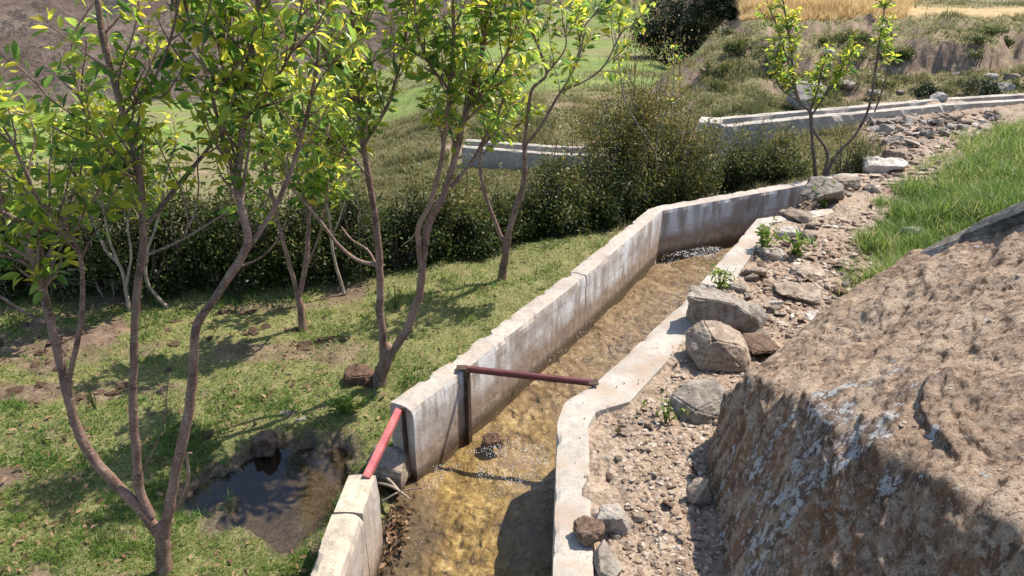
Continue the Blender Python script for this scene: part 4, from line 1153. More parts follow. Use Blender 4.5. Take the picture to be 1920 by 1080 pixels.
# ------------------------------------------------------------------ fruit trees
def tree(base_px, base_z, limbs, label, cat='fruit tree', group='young fruit trees', name='fruit_tree', seed=0, leaf=(0.05, 0.11), bark='bark', Y=None,
         twig_per_m=20, twig_len=(0.09, 0.40), leaf_step=0.0135, yellow=0.30, leaf_scale=1.0, cluster=5, tw_add=0):
    r = np.random.default_rng(seed)
    b = W(base_px[0], base_px[1], base_z); Y0 = b[1]
    root = empty(name, tuple(b)); tag(root, label, cat, group)
    T = Tubes(); TW = Tubes(); lb, la, ln, ls, lt = [], [], [], [], []
    def leaf_at(p, tdir, young):
        ax = r.normal(size=3); ax -= tdir * (ax @ tdir); ax = n3(ax)
        d = n3(tdir * r.uniform(.2, .9) + ax * 1.0 + np.array([0, 0, r.uniform(-.55, .25) if not young else r.uniform(.1, .8)]))
        nn = n3(np.array([0, 0, 1.0]) + r.normal(size=3) * 0.6)
        lb.append(p + d * 0.012); la.append(d); ln.append(nn)
        s = r.uniform(*leaf) * (0.6 if young else 1.0) * leaf_scale; ls.append(s)
        lt.append(np.clip(r.normal(0.86, 0.09) if young else r.normal(0.49, 0.27), 0, 1))
    for L in limbs:
        pts = [V(px, py, Y0 + dy) for px, py, dy in L['p']]
        dd = depth(pts[0])
        ln_ = sum(np.linalg.norm(np.subtract(pts[i + 1], pts[i])) for i in range(len(pts) - 1))
        n = max(6, int(ln_ / 0.022))
        P = crom(pts, n); tt_ = np.linspace(0, 1, n)
        R = 0.63 * (L['r'][0] * (1 - tt_) + L['r'][1] * tt_) * (P[:, 1] * cp + (HC - P[:, 2]) * sp_) / FPX
        P = P + 0.35 * R[:, None] * np.stack([fbm2(tt_ * ln_ * 9, tt_ * 0 + i * 7.7 + seed, 2, 5) for i in range(3)], -1) * sstep(0, .1, tt_)[:, None]
        if L.get('foot'): R = R * (1 + 0.35 * np.exp(-tt_ * ln_ / 0.06))
        T.add(P, R, 10, seed)
        # pruning knots
        for _ in range(int(ln_ * L.get('knots', 2.5))):
            i = r.integers(2, n - 1); ax = n3(r.normal(size=3)); q_ = P[i] + ax * R[i] * 0.7
            T.add([q_, q_ + ax * R[i] * .5, q_ + ax * R[i] * .85], [R[i] * .5, R[i] * .42, R[i] * .28], 6, seed)
        lo = L.get('leaf', None)
        if lo is None: continue
        tang = np.gradient(P, axis=0); tang /= np.linalg.norm(tang, axis=1, keepdims=True)
        lo = max(0.05, lo - 0.10)
        cnt = int((1 - lo) * ln_ * (L.get('tw', twig_per_m) + tw_add))
        for k in range(cnt + 1):
            t0 = lo + (1 - lo) * (1.0 if k == cnt else r.uniform()); i = min(int(t0 * (n - 1)), n - 1)
            ax = r.normal(size=3); ax -= tang[i] * (ax @ tang[i]); ax = n3(ax); ax[1] *= 0.8
            d = n3(tang[i] * r.uniform(.4, 1.2) + ax * (0.0 if k == cnt else 1.0) + np.array([0, 0, .45]))
            tl = r.uniform(*twig_len) * (0.65 + 0.5 * (1 - t0))
            m = 6; q_ = [P[i]]
            for s_ in range(m):
                d = n3(d + r.normal(size=3) * 0.13 + np.array([0, 0, .05])); q_.append(q_[-1] + d * tl / m)
            q_ = np.array(q_); rad = np.linspace(max(0.0035, min(R[i] * .5, .006)), 0.0016, m + 1)
            T.add(q_, rad, 5, seed, 0)
            nl = max(3, int(tl / leaf_step))
            for s_ in range(nl):
                f = 0.18 + 0.8 * (s_ + r.uniform()) / nl; j = min(int(f * m), m - 1); p = q_[j] * (1 - (f * m - j)) + q_[j + 1] * (f * m - j)
                leaf_at(p, n3(q_[j + 1] - q_[j]), r.uniform() < yellow * 0.35)
            if r.uniform() < yellow * 2.2:
                for s_ in range(cluster): leaf_at(q_[-1], n3(q_[-1] - q_[-2]), True)
    o = tuple(b)
    T.build('trunk', M[bark], root, o)
    if lb: leaves('foliage', np.array(lb), np.array(la), np.array(ln), np.array(ls), np.array(lt), M['leaf'], root, o, rng=r)
    return root

def L_(pts, r0, r1, leaf=None, dy0=0.0, dy1=0.0, **kw):
    n = len(pts); return dict(p=[(a, b, dy0 + (dy1 - dy0) * i / (n - 1)) for i, (a, b) in enumerate(pts)], r=(r0, r1), leaf=leaf, **kw)

tree((308, 1072), -.31, [
    L_([(308, 1090), (307, 1050), (303, 1015), (299, 985)], 23, 19, foot=True),
    L_([(301, 1005), (262, 955), (195, 885), (152, 818), (128, 745), (115, 680), (95, 600), (80, 540), (62, 480), (35, 425), (0, 385), (-40, 330), (-70, 220), (-85, 80)], 16, 10, .66, 0, -.10),
    L_([(136, 778), (129, 715), (140, 660), (152, 600), (155, 520), (143, 460), (110, 410), (70, 370), (48, 320), (20, 260)], 9, 5, .72, -.02, -.22),
    L_([(86, 606), (45, 585), (0, 556), (-50, 535)], 5, 4, None, -.04, .0),
    L_([(72, 500), (105, 455), (125, 400), (136, 362), (150, 330)], 6, 3, .8, -.05, .10),
    L_([(84, 540), (110, 470), (160, 400), (190, 345), (215, 300)], 4, 2, .8, -.05, .12),
    L_([(284, 968), (262, 920), (254, 850), (250, 750), (252, 650), (258, 550), (268, 470), (268, 400), (262, 330), (245, 260), (225, 190), (205, 120), (190, 60), (180, -20), (172, -120), (165, -220)], 14, 8, .66, 0, .06, tw=12),
    L_([(278, 418), (320, 365), (360, 315), (395, 270), (420, 205), (440, 120)], 8, 4, .55, .04, .20),
    L_([(276, 478), (340, 450), (390, 420), (428, 396)], 4, 2.4, None, .03, .10),
    L_([(345, 448), (352, 420), (350, 400)], 2, 1.2, .5, .05, .05, tw=8),
    L_([(250, 330), (210, 290), (170, 240), (150, 180), (135, 110)], 5, 3, .25, .04, .18),
    L_([(232, 215), (280, 160), (310, 100), (330, 30), (345, -60)], 5, 3, .1, .05, -.06),
    L_([(305, 1035), (316, 950), (328, 890), (345, 820), (358, 740), (365, 680), (368, 620), (385, 585), (420, 535), (448, 490), (464, 450), (455, 400), (445, 340), (452, 280), (458, 200), (468, 130), (480, 50), (490, -40), (500, -160), (505, -240)], 17, 8, .66, 0, .16, tw=17),
    L_([(453, 482), (490, 430), (518, 382), (545, 320), (570, 240), (590, 150), (600, 60), (610, -60)], 8, 4, .40, .10, .28),
    L_([(450, 500), (490, 482), (520, 450), (535, 415)], 4, 2.4, None, .1, .2),
    L_([(447, 350), (420, 270), (400, 190), (375, 100), (350, 20), (335, -80)], 6, 4, .15, .12, .0, tw=16),
    L_([(455, 230), (500, 170), (540, 110), (560, 40), (575, -60)], 6, 3, .1, .13, -.02, tw=16),
    L_([(462, 180), (430, 110), (410, 30), (400, -60)], 5, 3, .1, .14, .3),
    L_([(330, 955), (352, 905), (350, 855), (358, 850)], 6, 4, None, 0, -.03),
    L_([(256, 898), (285, 850), (305, 800), (312, 760), (296, 715)], 2.6, 1.4, None, 0, .05),
    L_([(305, 800), (312, 745), (318, 700)], 1.8, 1, None, 0, .02),
    L_([(105, 640), (130, 670), (140, 690)], 2, 1.5, None, -.03, -.03), L_([(115, 645), (150, 620), (175, 570)], 2.5, 1.2, None, -.03, .0),
], 'large three-stemmed fruit tree in front at left, growing beside the puddle', seed=1, leaf=(0.026, 0.068), tw_add=11)

tree((712, 725), -.31, [
    L_([(706, 738), (713, 705), (722, 675), (730, 650)], 22, 17, foot=True),
    L_([(720, 690), (716, 620), (712, 560), (712, 500), (708, 440), (698, 380), (688, 320), (680, 260), (672, 200), (665, 120), (660, 40), (655, -60), (645, -170)], 12, 7, .62, 0, .0, tw=17),
    L_([(708, 497), (670, 488), (635, 460), (605, 420), (575, 385), (550, 355), (525, 310)], 6, 3, .9, 0, -.1),
    L_([(725, 675), (755, 630), (778, 580), (790, 520), (796, 460), (806, 415), (830, 365), (848, 310), (862, 260), (872, 220), (885, 170), (905, 90), (915, 0), (920, -120)], 13, 7, .62, 0, .1, tw=17),
    L_([(792, 520), (786, 470), (784, 430), (806, 380), (826, 310), (836, 240), (842, 170), (850, 80), (850, -30)], 9, 5, .58, .03, -.12, tw=16),
    L_([(845, 352), (885, 302), (905, 265), (935, 210), (955, 140)], 6, 3, .45, .05, .25),
    L_([(790, 420), (773, 445), (752, 462)], 3, 2, None, .0, .02),
    L_([(672, 200), (630, 150), (605, 90), (595, 10)], 5, 3, .1, .0, -.2, tw=16),
    L_([(682, 270), (725, 200), (750, 120), (765, 30), (770, -60)], 6, 3, .15, .0, .2, tw=16),
    L_([(872, 215), (920, 150), (955, 90), (975, 20)], 5, 3, .15, .05, .0, tw=15),
    L_([(842, 170), (800, 110), (780, 40), (775, -50)], 5, 3, .1, -.1, -.2, tw=15),
    L_([(690, 330), (650, 285), (610, 250), (575, 225)], 4, 2.5, .3, .0, .2),
    L_([(706, 500), (690, 470), (660, 450), (640, 425)], 4, 2, None, .0, .15),
], 'forked fruit tree right behind the left channel wall, near the red bar', seed=2, leaf=(0.03, 0.074), tw_add=20)

tree((567, 612), -.3, [
    L_([(567, 618), (565, 580), (558, 548)], 11, 9, foot=True),
    L_([(560, 558), (543, 495), (528, 445), (518, 400), (500, 330), (490, 250), (480, 170)], 7, 4, .5, 0, -.1),
    L_([(560, 558), (574, 495), (578, 430), (582, 380), (600, 320), (620, 240), (630, 150)], 8, 4, .5, 0, .1),
    L_([(574, 500), (598, 445), (610, 385), (615, 340)], 4, 2.5, .8, 0, -.1),
    L_([(582, 400), (560, 340), (555, 280), (545, 200)], 4, 3, .4, .05, -.1),
    L_([(600, 330), (650, 270), (670, 200)], 4, 3, .3, .08, .2),
], 'small fruit tree with a short trunk between the front tree and the forked tree', seed=3, leaf=(0.05, 0.10))
tree((644, 550), -.3, [
    L_([(646, 552), (632, 505), (622, 455), (616, 400), (600, 350), (590, 290)], 5, 3, .75), L_([(620, 450), (640, 400), (655, 350)], 3, 2, .7, 0, .1)],
    'thin pale sapling with a curved stem in front of the dark hedge', cat='sapling', seed=4, bark='pale_bark', leaf=(.05, .09))
tree((314, 577), -.3, [
    L_([(316, 578), (287, 548), (273, 510), (276, 460), (262, 400), (240, 340), (235, 270)], 6, 3, .6, 0, .1),
    L_([(276, 470), (300, 400), (310, 330), (330, 270)], 4, 2.5, .5, 0, .1),
    L_([(256, 400), (210, 360), (180, 300), (160, 250)], 3, 2.5, .3, .1, .0, tw=18)],
    'slanting pale-stemmed fruit tree behind the middle stem of the front tree', seed=5, bark='pale_bark', leaf=(.045, .085), twig_per_m=20)
tree((240, 585), -.3, [
    L_([(243, 588), (236, 540), (226, 500), (200, 470), (178, 425), (160, 380), (140, 320), (110, 260)], 6, 3, .62, 0, .1, tw=20),
    L_([(222, 495), (203, 440), (192, 380), (186, 340), (190, 260)], 4, 2.5, .55, 0, -.1, tw=20),
    L_([(236, 540), (246, 480), (240, 420), (250, 350), (255, 260)], 4, 2.5, .5, 0, .1, tw=20),
    L_([(160, 380), (100, 340), (50, 300), (10, 250)], 3, 2, .2, .1, .1, tw=22), L_([(186, 340), (215, 280), (200, 210)], 3, 2, .1, .1, .1, tw=20)],
    'many-stemmed small fruit tree between the left and middle stems of the front tree', seed=6, bark='pale_bark', leaf=(.045, .085))
tree((943, 522), -.3, [
    L_([(942, 530), (946, 490), (952, 442)], 13, 11, foot=True),
    L_([(950, 455), (965, 395), (980, 350), (984, 300), (983, 265)], 10, 7),
    L_([(983, 275), (1014, 237), (1040, 190), (1065, 150), (1085, 100), (1097, 60)], 5, 2.5, .55, 0, .1, tw=9),
    L_([(983, 275), (990, 215), (997, 168), (1024, 140), (1012, 95), (990, 40), (975, -20)], 6, 3, .6, 0, -.1, tw=10),
    L_([(1052, 172), (1100, 150), (1135, 120), (1165, 62), (1190, 45)], 3.5, 2, .35, .05, .15, tw=10),
    L_([(1060, 160), (1085, 110), (1090, 60), (1120, 20)], 3, 2, .3, .05, .2, tw=12),
    L_([(1024, 140), (1060, 90), (1055, 40)], 3, 2, .3, -.05, -.1, tw=12),
    L_([(948, 462), (922, 400), (906, 350), (900, 292), (918, 245), (940, 200)], 7, 4, .75, 0, .05),
    L_([(905, 290), (940, 260), (985, 225)], 3, 2, .3, .05, .1),
], 'fruit tree with a crooked open top against the far channel, right of the forked tree', seed=7, leaf=(0.04, 0.08), yellow=.5, tw_add=6)
tree((1536, 334), -.1, [
    L_([(1529, 345), (1527, 300), (1522, 255), (1519, 212), (1500, 192), (1488, 150), (1482, 80), (1468, 0)], 6, 2.5, .62, 0, .0, tw=17),
    L_([(1540, 345), (1552, 288), (1530, 252), (1519, 215), (1535, 160), (1545, 110)], 5, 2.5, .72, 0, .1, tw=22),
    L_([(1543, 340), (1568, 292), (1602, 255), (1628, 205), (1640, 140), (1650, 70), (1660, 5)], 5, 2, .72, 0, .1, tw=7),
    L_([(1519, 220), (1560, 160), (1590, 110), (1600, 90)], 3.5, 2, .45, .05, .15, tw=26),
    L_([(1500, 192), (1460, 160), (1455, 110), (1462, 80)], 3, 2, .4, 0, .1, tw=24),
    L_([(1640, 210), (1660, 150), (1670, 95), (1672, 60)], 2.4, 1.6, .5, .1, .2, tw=7), L_([(1488, 150), (1460, 60), (1440, 10)], 2.4, 1.6, .4, 0, .1, tw=7),
], 'dark-stemmed fruit sapling behind the far end of the channel wall', cat='sapling', seed=8, bark='dark_bark', leaf=(0.04, 0.08), yellow=.5, twig_len=(.06, .22), tw_add=14)
tree((1240, 388), -.3, [
    L_([(1240, 400), (1234, 340), (1228, 290), (1200, 240), (1172, 190), (1162, 130), (1152, 60)], 3.5, 1.6, .68, 0, .0, tw=12),
    L_([(1228, 290), (1240, 230), (1262, 170), (1262, 100)], 2.4, 1.4, .45, 0, .1, tw=14)],
    'very thin pale sapling with yellow leaf tips at the bend of the channel', cat='sapling', seed=9, bark='pale_bark', leaf=(0.035, 0.065), yellow=.8, twig_len=(.04, .12))

# ------------------------------------------------------------------ hedge shrubs and bushes
def shrub(px, py, top, wpx, z, seed, label, name='shrub', cat='shrub', group='shrubs of the hedge behind the orchard', mat='shrub', n=5200, stems=26, leaf=(0.014, 0.03), bare=0.25, dpt=0.8, tint=(0.45, 0.22), bark='dark_bark', wisps=6, open_=0.0):
    r = np.random.default_rng(seed)
    b = W(px, py, z)
    t = V(px, top, b[1]); h = t[2] - b[2]; wd = wpx * depth(b) / FPX / 2
    root = empty(name, tuple(b)); tag(root, label, cat, group)
    T = Tubes(); ends = []
    for k in range(stems):
        a = r.uniform(0, 6.28); rad = math.sqrt(r.uniform()) * wd * .95
        hh = h * (r.uniform(.55, 1.0)) * (1 - .42 * (rad / wd) ** 2)
        e = np.array([rad * math.cos(a), rad * math.sin(a) * dpt, hh]); s0 = np.array([e[0] * .45 + r.normal() * .03, e[1] * .45 + r.normal() * .03, -0.1])
        m1 = s0 * .5 + e * .5 + r.normal(size=3) * .05 * h
        P = crom([s0, m1, e], 9); T.add(P, np.linspace(.007, .0022, 9) * r.uniform(.6, 1.4), 5, seed, 0)
        ends.append((P, hh))
        for _ in range(3):
            i = r.integers(3, 8); q_ = P[i]; d = n3(r.normal(size=3) + np.array([0, 0, .8])) * r.uniform(.06, .2) * h
            P2 = np.array([q_, q_ + d * .5 + r.normal(size=3) * .01, q_ + d]); T.add(P2, [.003, .0022, .0014], 4, seed, 0); ends.append((crom(P2, 5), hh)); T.add(P2 + r.normal(size=3) * .03, [.0025, .002, .0012], 4, seed, 0)
    for k in range(wisps):
        a = r.uniform(0, 6.28); rad = r.uniform() * wd * .8
        s0 = np.array([rad * math.cos(a), rad * math.sin(a) * dpt, h * .6]); e = s0 + np.array([r.normal() * .08, r.normal() * .05, h * r.uniform(.5, .8)])
        P = crom([s0, (s0 + e) / 2 + r.normal(size=3) * .02, e], 8); T.add(P, np.linspace(.004, .0014, 8), 4, seed, 0); ends.append((P, h))
    # leaf sprays around the stems
    B = []; per = max(1, n // len(ends))
    for P, hh in ends:
        f = r.uniform(bare, 1.0, per); i = np.clip((f * (len(P) - 1)).astype(int), 0, len(P) - 2)
        q_ = P[i] + r.normal(size=(per, 3)) * np.array([.055, .055, .04]) * (0.6 + 0.6 * h)
        B.append(q_)
    B = np.concatenate(B)
    if bare > 0: B = B[B[:, 2] > h * bare * r.uniform(.1, .8, len(B))]
    B = B[B[:, 2] > 0.01]
    cl = fbm3(B * 6 + seed, 3, seed)
    kp = cl > -0.16 + open_ + .10 * r.normal(size=len(B)); B = B[kp]; cl = cl[kp]
    m = len(B)
    ax = r.normal(size=(m, 3)) + np.array([0, 0, .4]); nn = r.normal(size=(m, 3)) * .7 + np.array([0, 0, 1.0])
    tn = np.clip(r.normal(tint[0] + r.normal() * .05, tint[1], m) + cl * .45 + .50 * (B[:, 2] / max(h, .1) - .65), 0, 1)  # tint lightens with height: sunlit tops put into the leaf colour
    T.build('stems', M[bark], root)
    small_leaves('foliage', B, ax, nn, r.uniform(leaf[0], leaf[1], m), tn, M[mat], root)
    return root

hd = [(-70, 585, 285, 210), (70, 582, 295, 190), (200, 572, 300, 190), (330, 566, 290, 200), (450, 560, 295, 180), (560, 552, 310, 180), (670, 535, 322, 170),
      (770, 518, 335, 160), (860, 500, 345, 150), (930, 478, 350, 150)]
lab = ['dark hedge shrub at the left edge with bare pale stems at its foot', 'dark hedge shrub seen through the left stem of the front tree', 'dark hedge shrub behind the many-stemmed small fruit tree',
       'dark hedge shrub right of the middle stem of the front tree', 'dark hedge shrub behind the right stem of the front tree', 'twiggy dark hedge shrub behind the small fruit tree',
       'dark hedge shrub behind the thin curved sapling', 'brown twiggy hedge shrub behind the fork of the forked tree', 'hedge shrub between the forked tree and the crooked open tree', 'hedge shrub behind the trunk of the crooked open tree']
for i, (px, py, tp, wd) in enumerate(hd):
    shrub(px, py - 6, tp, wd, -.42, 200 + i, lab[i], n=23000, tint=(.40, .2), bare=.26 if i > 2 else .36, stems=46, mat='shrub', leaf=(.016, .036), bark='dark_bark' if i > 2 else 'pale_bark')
shrub(1075, 436, 262, 170, -.42, 229, 'yellow-green bush hiding the far trough left of the tall bush', n=15000, bare=.04, tint=(.58, .2), stems=40, leaf=(.018, .038))
shrub(1030, 452, 300, 170, -.42, 221, 'dense green bush right of the crooked open tree', n=17000, bare=.05, tint=(.46, .2), stems=42, leaf=(.018, .038))
shrub(1130, 432, 290, 190, -.42, 222, 'dense green bush at the foot of the tall reddish bush', n=19000, bare=.04, tint=(.46, .2), stems=46, leaf=(.018, .038))
shrub(1200, 395, 85, 300, -.45, 223, 'tall loose reddish-green bush at the bend of the channel', name='tall_bush', cat='bush', n=48000, bare=.04, tint=(.84, .2), stems=90, leaf=(.018, .038), open_=.03, wisps=6)
shrub(1285, 388, 262, 110, -.4, 224, 'yellowish bush just left of the low weeds behind the shaded wall', n=11000, bare=.05, tint=(.62, .2), leaf=(.018, .036))
shrub(1390, 368, 262, 120, -.4, 225, 'dark green bush behind the shaded wall with thin upright stems', n=13000, bare=.05, tint=(.42, .2), wisps=12, leaf=(.018, .036))
shrub(1462, 352, 262, 120, -.35, 226, 'twiggy bush left of the dark-stemmed sapling', n=9500, bare=.08, tint=(.48, .2), wisps=14, open_=.04, leaf=(.018, .036))
shrub(1590, 338, 262, 90, -.2, 227, 'small twiggy bush right of the dark-stemmed sapling', n=4200, bare=.1, tint=(.5, .2), wisps=9, open_=.12, leaf=(.018, .036))
# dark bush on the skyline, scrub on the bank
shrub(1262, 112, -60, 170, -.9, 230, 'big dark green tree above the green field at the top of the photo', name='dark_tree', cat='tree', group='dark trees beyond the field', mat='dark_shrub', n=26000, bare=.0, leaf=(.04, .085), stems=60, wisps=0)
shrub(1345, 40, -80, 120, .2, 231, 'dark green tree half hidden by the grassy bank at the top of the photo', name='dark_tree', cat='tree', group='dark trees beyond the field', mat='dark_shrub', n=16000, bare=.0, leaf=(.04, .085), stems=44, wisps=0)
for i, (px, py, tp, wd) in enumerate(((1600, 88, 52, 64), (1692, 108, 86, 44), (1840, 178, 140, 70), (1672, 110, 84, 44), (1450, 118, 86, 70), (1380, 100, 66, 70), (1342, 140, 112, 90), (1560, 82, 58, 60), (1730, 180, 152, 70), (1860, 62, 50, 60))):
    p_ = G(px, py, 0.3)
    shrub(px, py, tp, wd, p_[2], 240 + i, ['round dry green scrub tussock on the grassy bank', 'dark scrub clump beside the pale rocks under the eroded scarp'][1 if i in (2, 8) else 0], name='scrub', cat='scrub', group=['scrub on the grassy bank', 'scrub under the scarp'][1 if i in (2, 8) else 0], mat='dark_shrub' if i in (2, 8) else 'shrub', n=2600, bare=0, leaf=(.02, .05), stems=14, wisps=0, tint=(.55, .2))

rt = np.random.default_rng(63)
for i in range(26):
    px, py = rt.uniform(1330, 1915), rt.uniform(58, 168)
    p_ = G(px, py, .3)
    if p_[1] > 13.9: continue
    shrub(px, py, py - rt.uniform(12, 26), rt.uniform(26, 60), p_[2], 700 + i, 'small dry tussock scattered over the grassy bank', name='tussock', cat='tussock', group='small tussocks on the grassy bank', n=700, bare=0, leaf=(.02, .05), stems=7, wisps=0, tint=(rt.uniform(.35, .75), .18), mat='shrub')

# ------------------------------------------------------------------ grass
def scatter(n, pxr, pyr, z, rng):
    px = rng.uniform(*pxr, n); py = rng.uniform(*pyr, n)
    u = (px - 960) / FPX; v = (540 - py) / FPX
    d = np.stack([u, cp + v * sp_, -sp_ + v * cp], -1)
    return (d * ((z - HC) / d[:, 2:3]))[:, :2]
r = np.random.default_rng(77)
P = scatter(190000, (-160, 1230), (425, 1180), -.3, r)
z, ww = ground(P[:, 0], P[:, 1])
dl = -side(P[:, 0], P[:, 1], LC)
dens = ww['grass_l'] * (0.35 + 0.65 * sstep(-.3, .2, fbm2(P[:, 0] * 9, P[:, 1] * 9, 3, 91)))
k = (r.uniform(size=len(P)) < dens) & (dl > 0.075)
P = P[k]; z = z[k]; m = len(P); dist = np.hypot(P[:, 0], P[:, 1])
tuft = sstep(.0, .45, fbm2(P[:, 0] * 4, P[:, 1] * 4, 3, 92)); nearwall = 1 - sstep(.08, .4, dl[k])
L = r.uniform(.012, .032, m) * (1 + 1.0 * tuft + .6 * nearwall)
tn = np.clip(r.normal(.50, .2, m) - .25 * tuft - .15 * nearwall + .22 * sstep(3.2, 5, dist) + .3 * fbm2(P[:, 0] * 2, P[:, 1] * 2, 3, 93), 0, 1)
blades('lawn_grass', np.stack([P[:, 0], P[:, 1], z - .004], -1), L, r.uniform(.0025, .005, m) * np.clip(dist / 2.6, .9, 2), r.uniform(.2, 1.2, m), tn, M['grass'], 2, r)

P = scatter(90000, (1560, 2150), (150, 560), 0.0, r)
P = np.concatenate([P, scatter(40000, (1560, 2150), (150, 560), .3, r)])
z, ww = ground(P[:, 0], P[:, 1])
edge_n = fbm2(P[:, 0] * 3, P[:, 1] * 3, 4, 95)
sb = side(P[:, 0], P[:, 1], BANK) + .12 + .38 * edge_n
k = ((ww['bank'] > .02) | ((ww['path'] > .5) & (P[:, 1] > 3.2) & (sb > 0))) & (r.uniform(size=len(P)) < sstep(-.02, .32, sb)) & (r.uniform(size=len(P)) < .35 + .65 * sstep(-.35, .1, fbm2(P[:, 0] * 7, P[:, 1] * 7, 3, 96)))
P = P[k]; z = z[k]; m = len(P)
L = r.uniform(.05, .19, m) * (.6 + .4 * sstep(0, .5, sb[k])) * (.7 + .6 * sstep(-.2, .3, fbm2(P[:, 0] * 4, P[:, 1] * 4, 3, 98)))
tn = np.clip(r.normal(.5, .24, m) + .35 * fbm2(P[:, 0] * 2.5, P[:, 1] * 2.5, 3, 97) + .5 * (r.uniform(size=m) < .07), 0, 1)
blades('tall_grass', np.stack([P[:, 0], P[:, 1], z - .01], -1), L, r.uniform(.004, .009, m), r.uniform(.15, 1.0, m), tn, M['tall_grass'], 3, r)

# dry turf on the far bank, behind the far channel and on the low ground beyond the hedge
P = np.concatenate([scatter(150000, (560, 2050), (20, 320), zz, r) for zz in (-.4, .0, .4)])
z, ww = ground(P[:, 0], P[:, 1])
e = 0.06
zx = ground(P[:, 0] + e, P[:, 1])[0]; zy = ground(P[:, 0], P[:, 1] + e)[0]
sl_ = np.hypot((zx - z) / e, (zy - z) / e); pn = fbm2(P[:, 0] * 1.3, P[:, 1] * 1.3, 5, 51)
hg = ww['hill'] * (1 - sstep(0.50, 0.85, sl_ + .45 * pn)) * sstep(-.40, -.05, pn + .15) * (1 - ww['straw']) * (1 - .95 * ww['field'])
rad = np.hypot(P[:, 0], P[:, 1])
okc = np.ones(len(P), bool)
for wl in (np.array([F0, F1, F2, F3, F4, F5]), np.array(H_), np.array(Lo), np.array(Lb)): okc &= dpoly(P[:, 0], P[:, 1], wl) > .22
k = (r.uniform(size=len(P)) < hg * .8) & (rad < 20) & okc
P = P[k]; z = z[k]; m = len(P); rad = rad[k]
tuft = sstep(0, .4, fbm2(P[:, 0] * 2.6, P[:, 1] * 2.6, 3, 98))
L = r.uniform(.02, .055, m) * (1 + 2.2 * tuft)
tn = np.clip(r.normal(.45, .2, m) + .35 * fbm2(P[:, 0] * 1.1, P[:, 1] * 1.1, 3, 99), 0, 1)
blades('dry_turf', np.stack([P[:, 0], P[:, 1], z - .005], -1), L, r.uniform(.008, .016, m), r.uniform(.2, 1.1, m), tn, M['dry_grass'], 2, r)

# ripe cereal at the top of the bank
n = 42000
a = r.uniform(math.atan2(ray(1390, 30)[0], ray(1390, 30)[1]), math.atan2(ray(1700, 30)[0], ray(1700, 30)[1]), n); rd = 14.0 + 3.8 * r.uniform(0, 1, n) ** 1.2 + .35 * fbm2(a * 60, a * 0, 4, 103)
P = np.stack([rd * np.tan(a), rd], -1)
z, ww = ground(P[:, 0], P[:, 1])
L = r.uniform(.20, .42, n) * (1 + .5 * fbm2(P[:, 0] * 2.2, P[:, 1] * 2.2, 4, 101)) * (.45 + .55 * sstep(13.9, 14.8, rd))
k = r.uniform(size=n) < .25 + .75 * sstep(-.3, .15, fbm2(P[:, 0] * 1.5, P[:, 1] * 1.5, 3, 102))
blades('ripe_cereal', np.stack([P[k][:, 0], P[k][:, 1], z[k]], -1), L[k], r.uniform(.008, .016, k.sum()), r.uniform(.1, .8, k.sum()), np.clip(r.normal(.5, .28, k.sum()), 0, 1), M['straw'], 2, r)

# ------------------------------------------------------------------ soil clods in the orchard
rc = np.random.default_rng(15)
clods = [rnd_hull(400 + i, 16, 2, .12, .45, .1, .1) for i in range(4)]
for me in clods: me.materials.append(M['clod'])
spots = [(30, 655), (70, 640), (110, 665), (20, 745), (55, 735), (150, 735), (190, 742), (215, 730), (170, 752), (360, 640), (75, 682), (365, 812), (480, 622), (520, 615), (560, 650), (600, 640), (460, 580), (430, 575), (520, 552), (640, 640), (130, 690), (330, 690), (185, 810), (60, 960), (300, 620), (250, 610), (860, 540), (870, 528), (100, 720), (350, 605)]
for i, (px, py) in enumerate(spots):
    for j in range(2 if i < 22 else 1):
        a, b = px + rc.normal() * 22, py + rc.normal() * 5
        p = W(a, b, -.3); zc = gz_at(p[0], p[1]); s = rc.uniform(.03, .09)
        o = bpy.data.objects.new('soil_clod', clods[rc.integers(4)]); C.objects.link(o)
        o.location = (p[0], p[1], zc + s * .02); o.scale = (s * rc.uniform(1, 1.7), s, s * rc.uniform(.45, .8)); o.rotation_euler = (rc.uniform(-.3, .3), rc.uniform(-.3, .3), rc.uniform(0, 6.3))
        tag(o, 'dark brown soil clod turned up in the orchard grass', 'soil clod', 'soil clods in the orchard')

# ------------------------------------------------------------------ weeds beside the right wall, litter in the gap
def weed(px, py, wpx, hpx, label, seed, n=140, leaf=(.02, .05), mat='weed', z=None):
    r_ = np.random.default_rng(seed); p = G(px, py) if z is None else W(px, py, z); s = depth(p) / FPX
    root = empty('weed', tuple(p)); tag(root, label, 'weed', 'weeds beside the path')
    T = Tubes(); b, a, nn = [], [], []
    for k in range(10):
        e = np.array([r_.normal() * wpx * s * .35, r_.normal() * wpx * s * .3, hpx * s * r_.uniform(.5, 1)])
        P_ = crom([(0, 0, -.01), e * .5 + np.array([0, 0, .01]), e], 7); T.add(P_, np.linspace(.002, .001, 7), 4, 0, 0)
        for _ in range(n // 10):
            q_ = P_[r_.integers(2, 7)]; d = n3(r_.normal(size=3) + np.array([0, 0, .5])); b.append(q_); a.append(d); nn.append(n3(np.array([0, 0, 1]) + r_.normal(size=3) * .5))
    T.build('stems', M['weed'], root)
    leaves('foliage', np.array(b), np.array(a), np.array(nn), r_.uniform(*leaf, len(b)), np.clip(r_.normal(.6, .25, len(b)), 0, 1), M[mat], root, rng=r_)
weed(1428, 470, 70, 60, 'bright green weed spilling over the end of the right channel wall', 1, 220)
weed(1350, 545, 44, 44, 'small green weed with dry stalks above the grey angular block', 2, 90)
weed(1248, 795, 44, 60, 'spindly weed in the gravel left of the half buried grey wedge', 3, 50, (.015, .035))
weed(1160, 815, 30, 24, 'tiny dry weed beside the corner of the right channel wall', 4, 36, (.01, .022), 'litter')
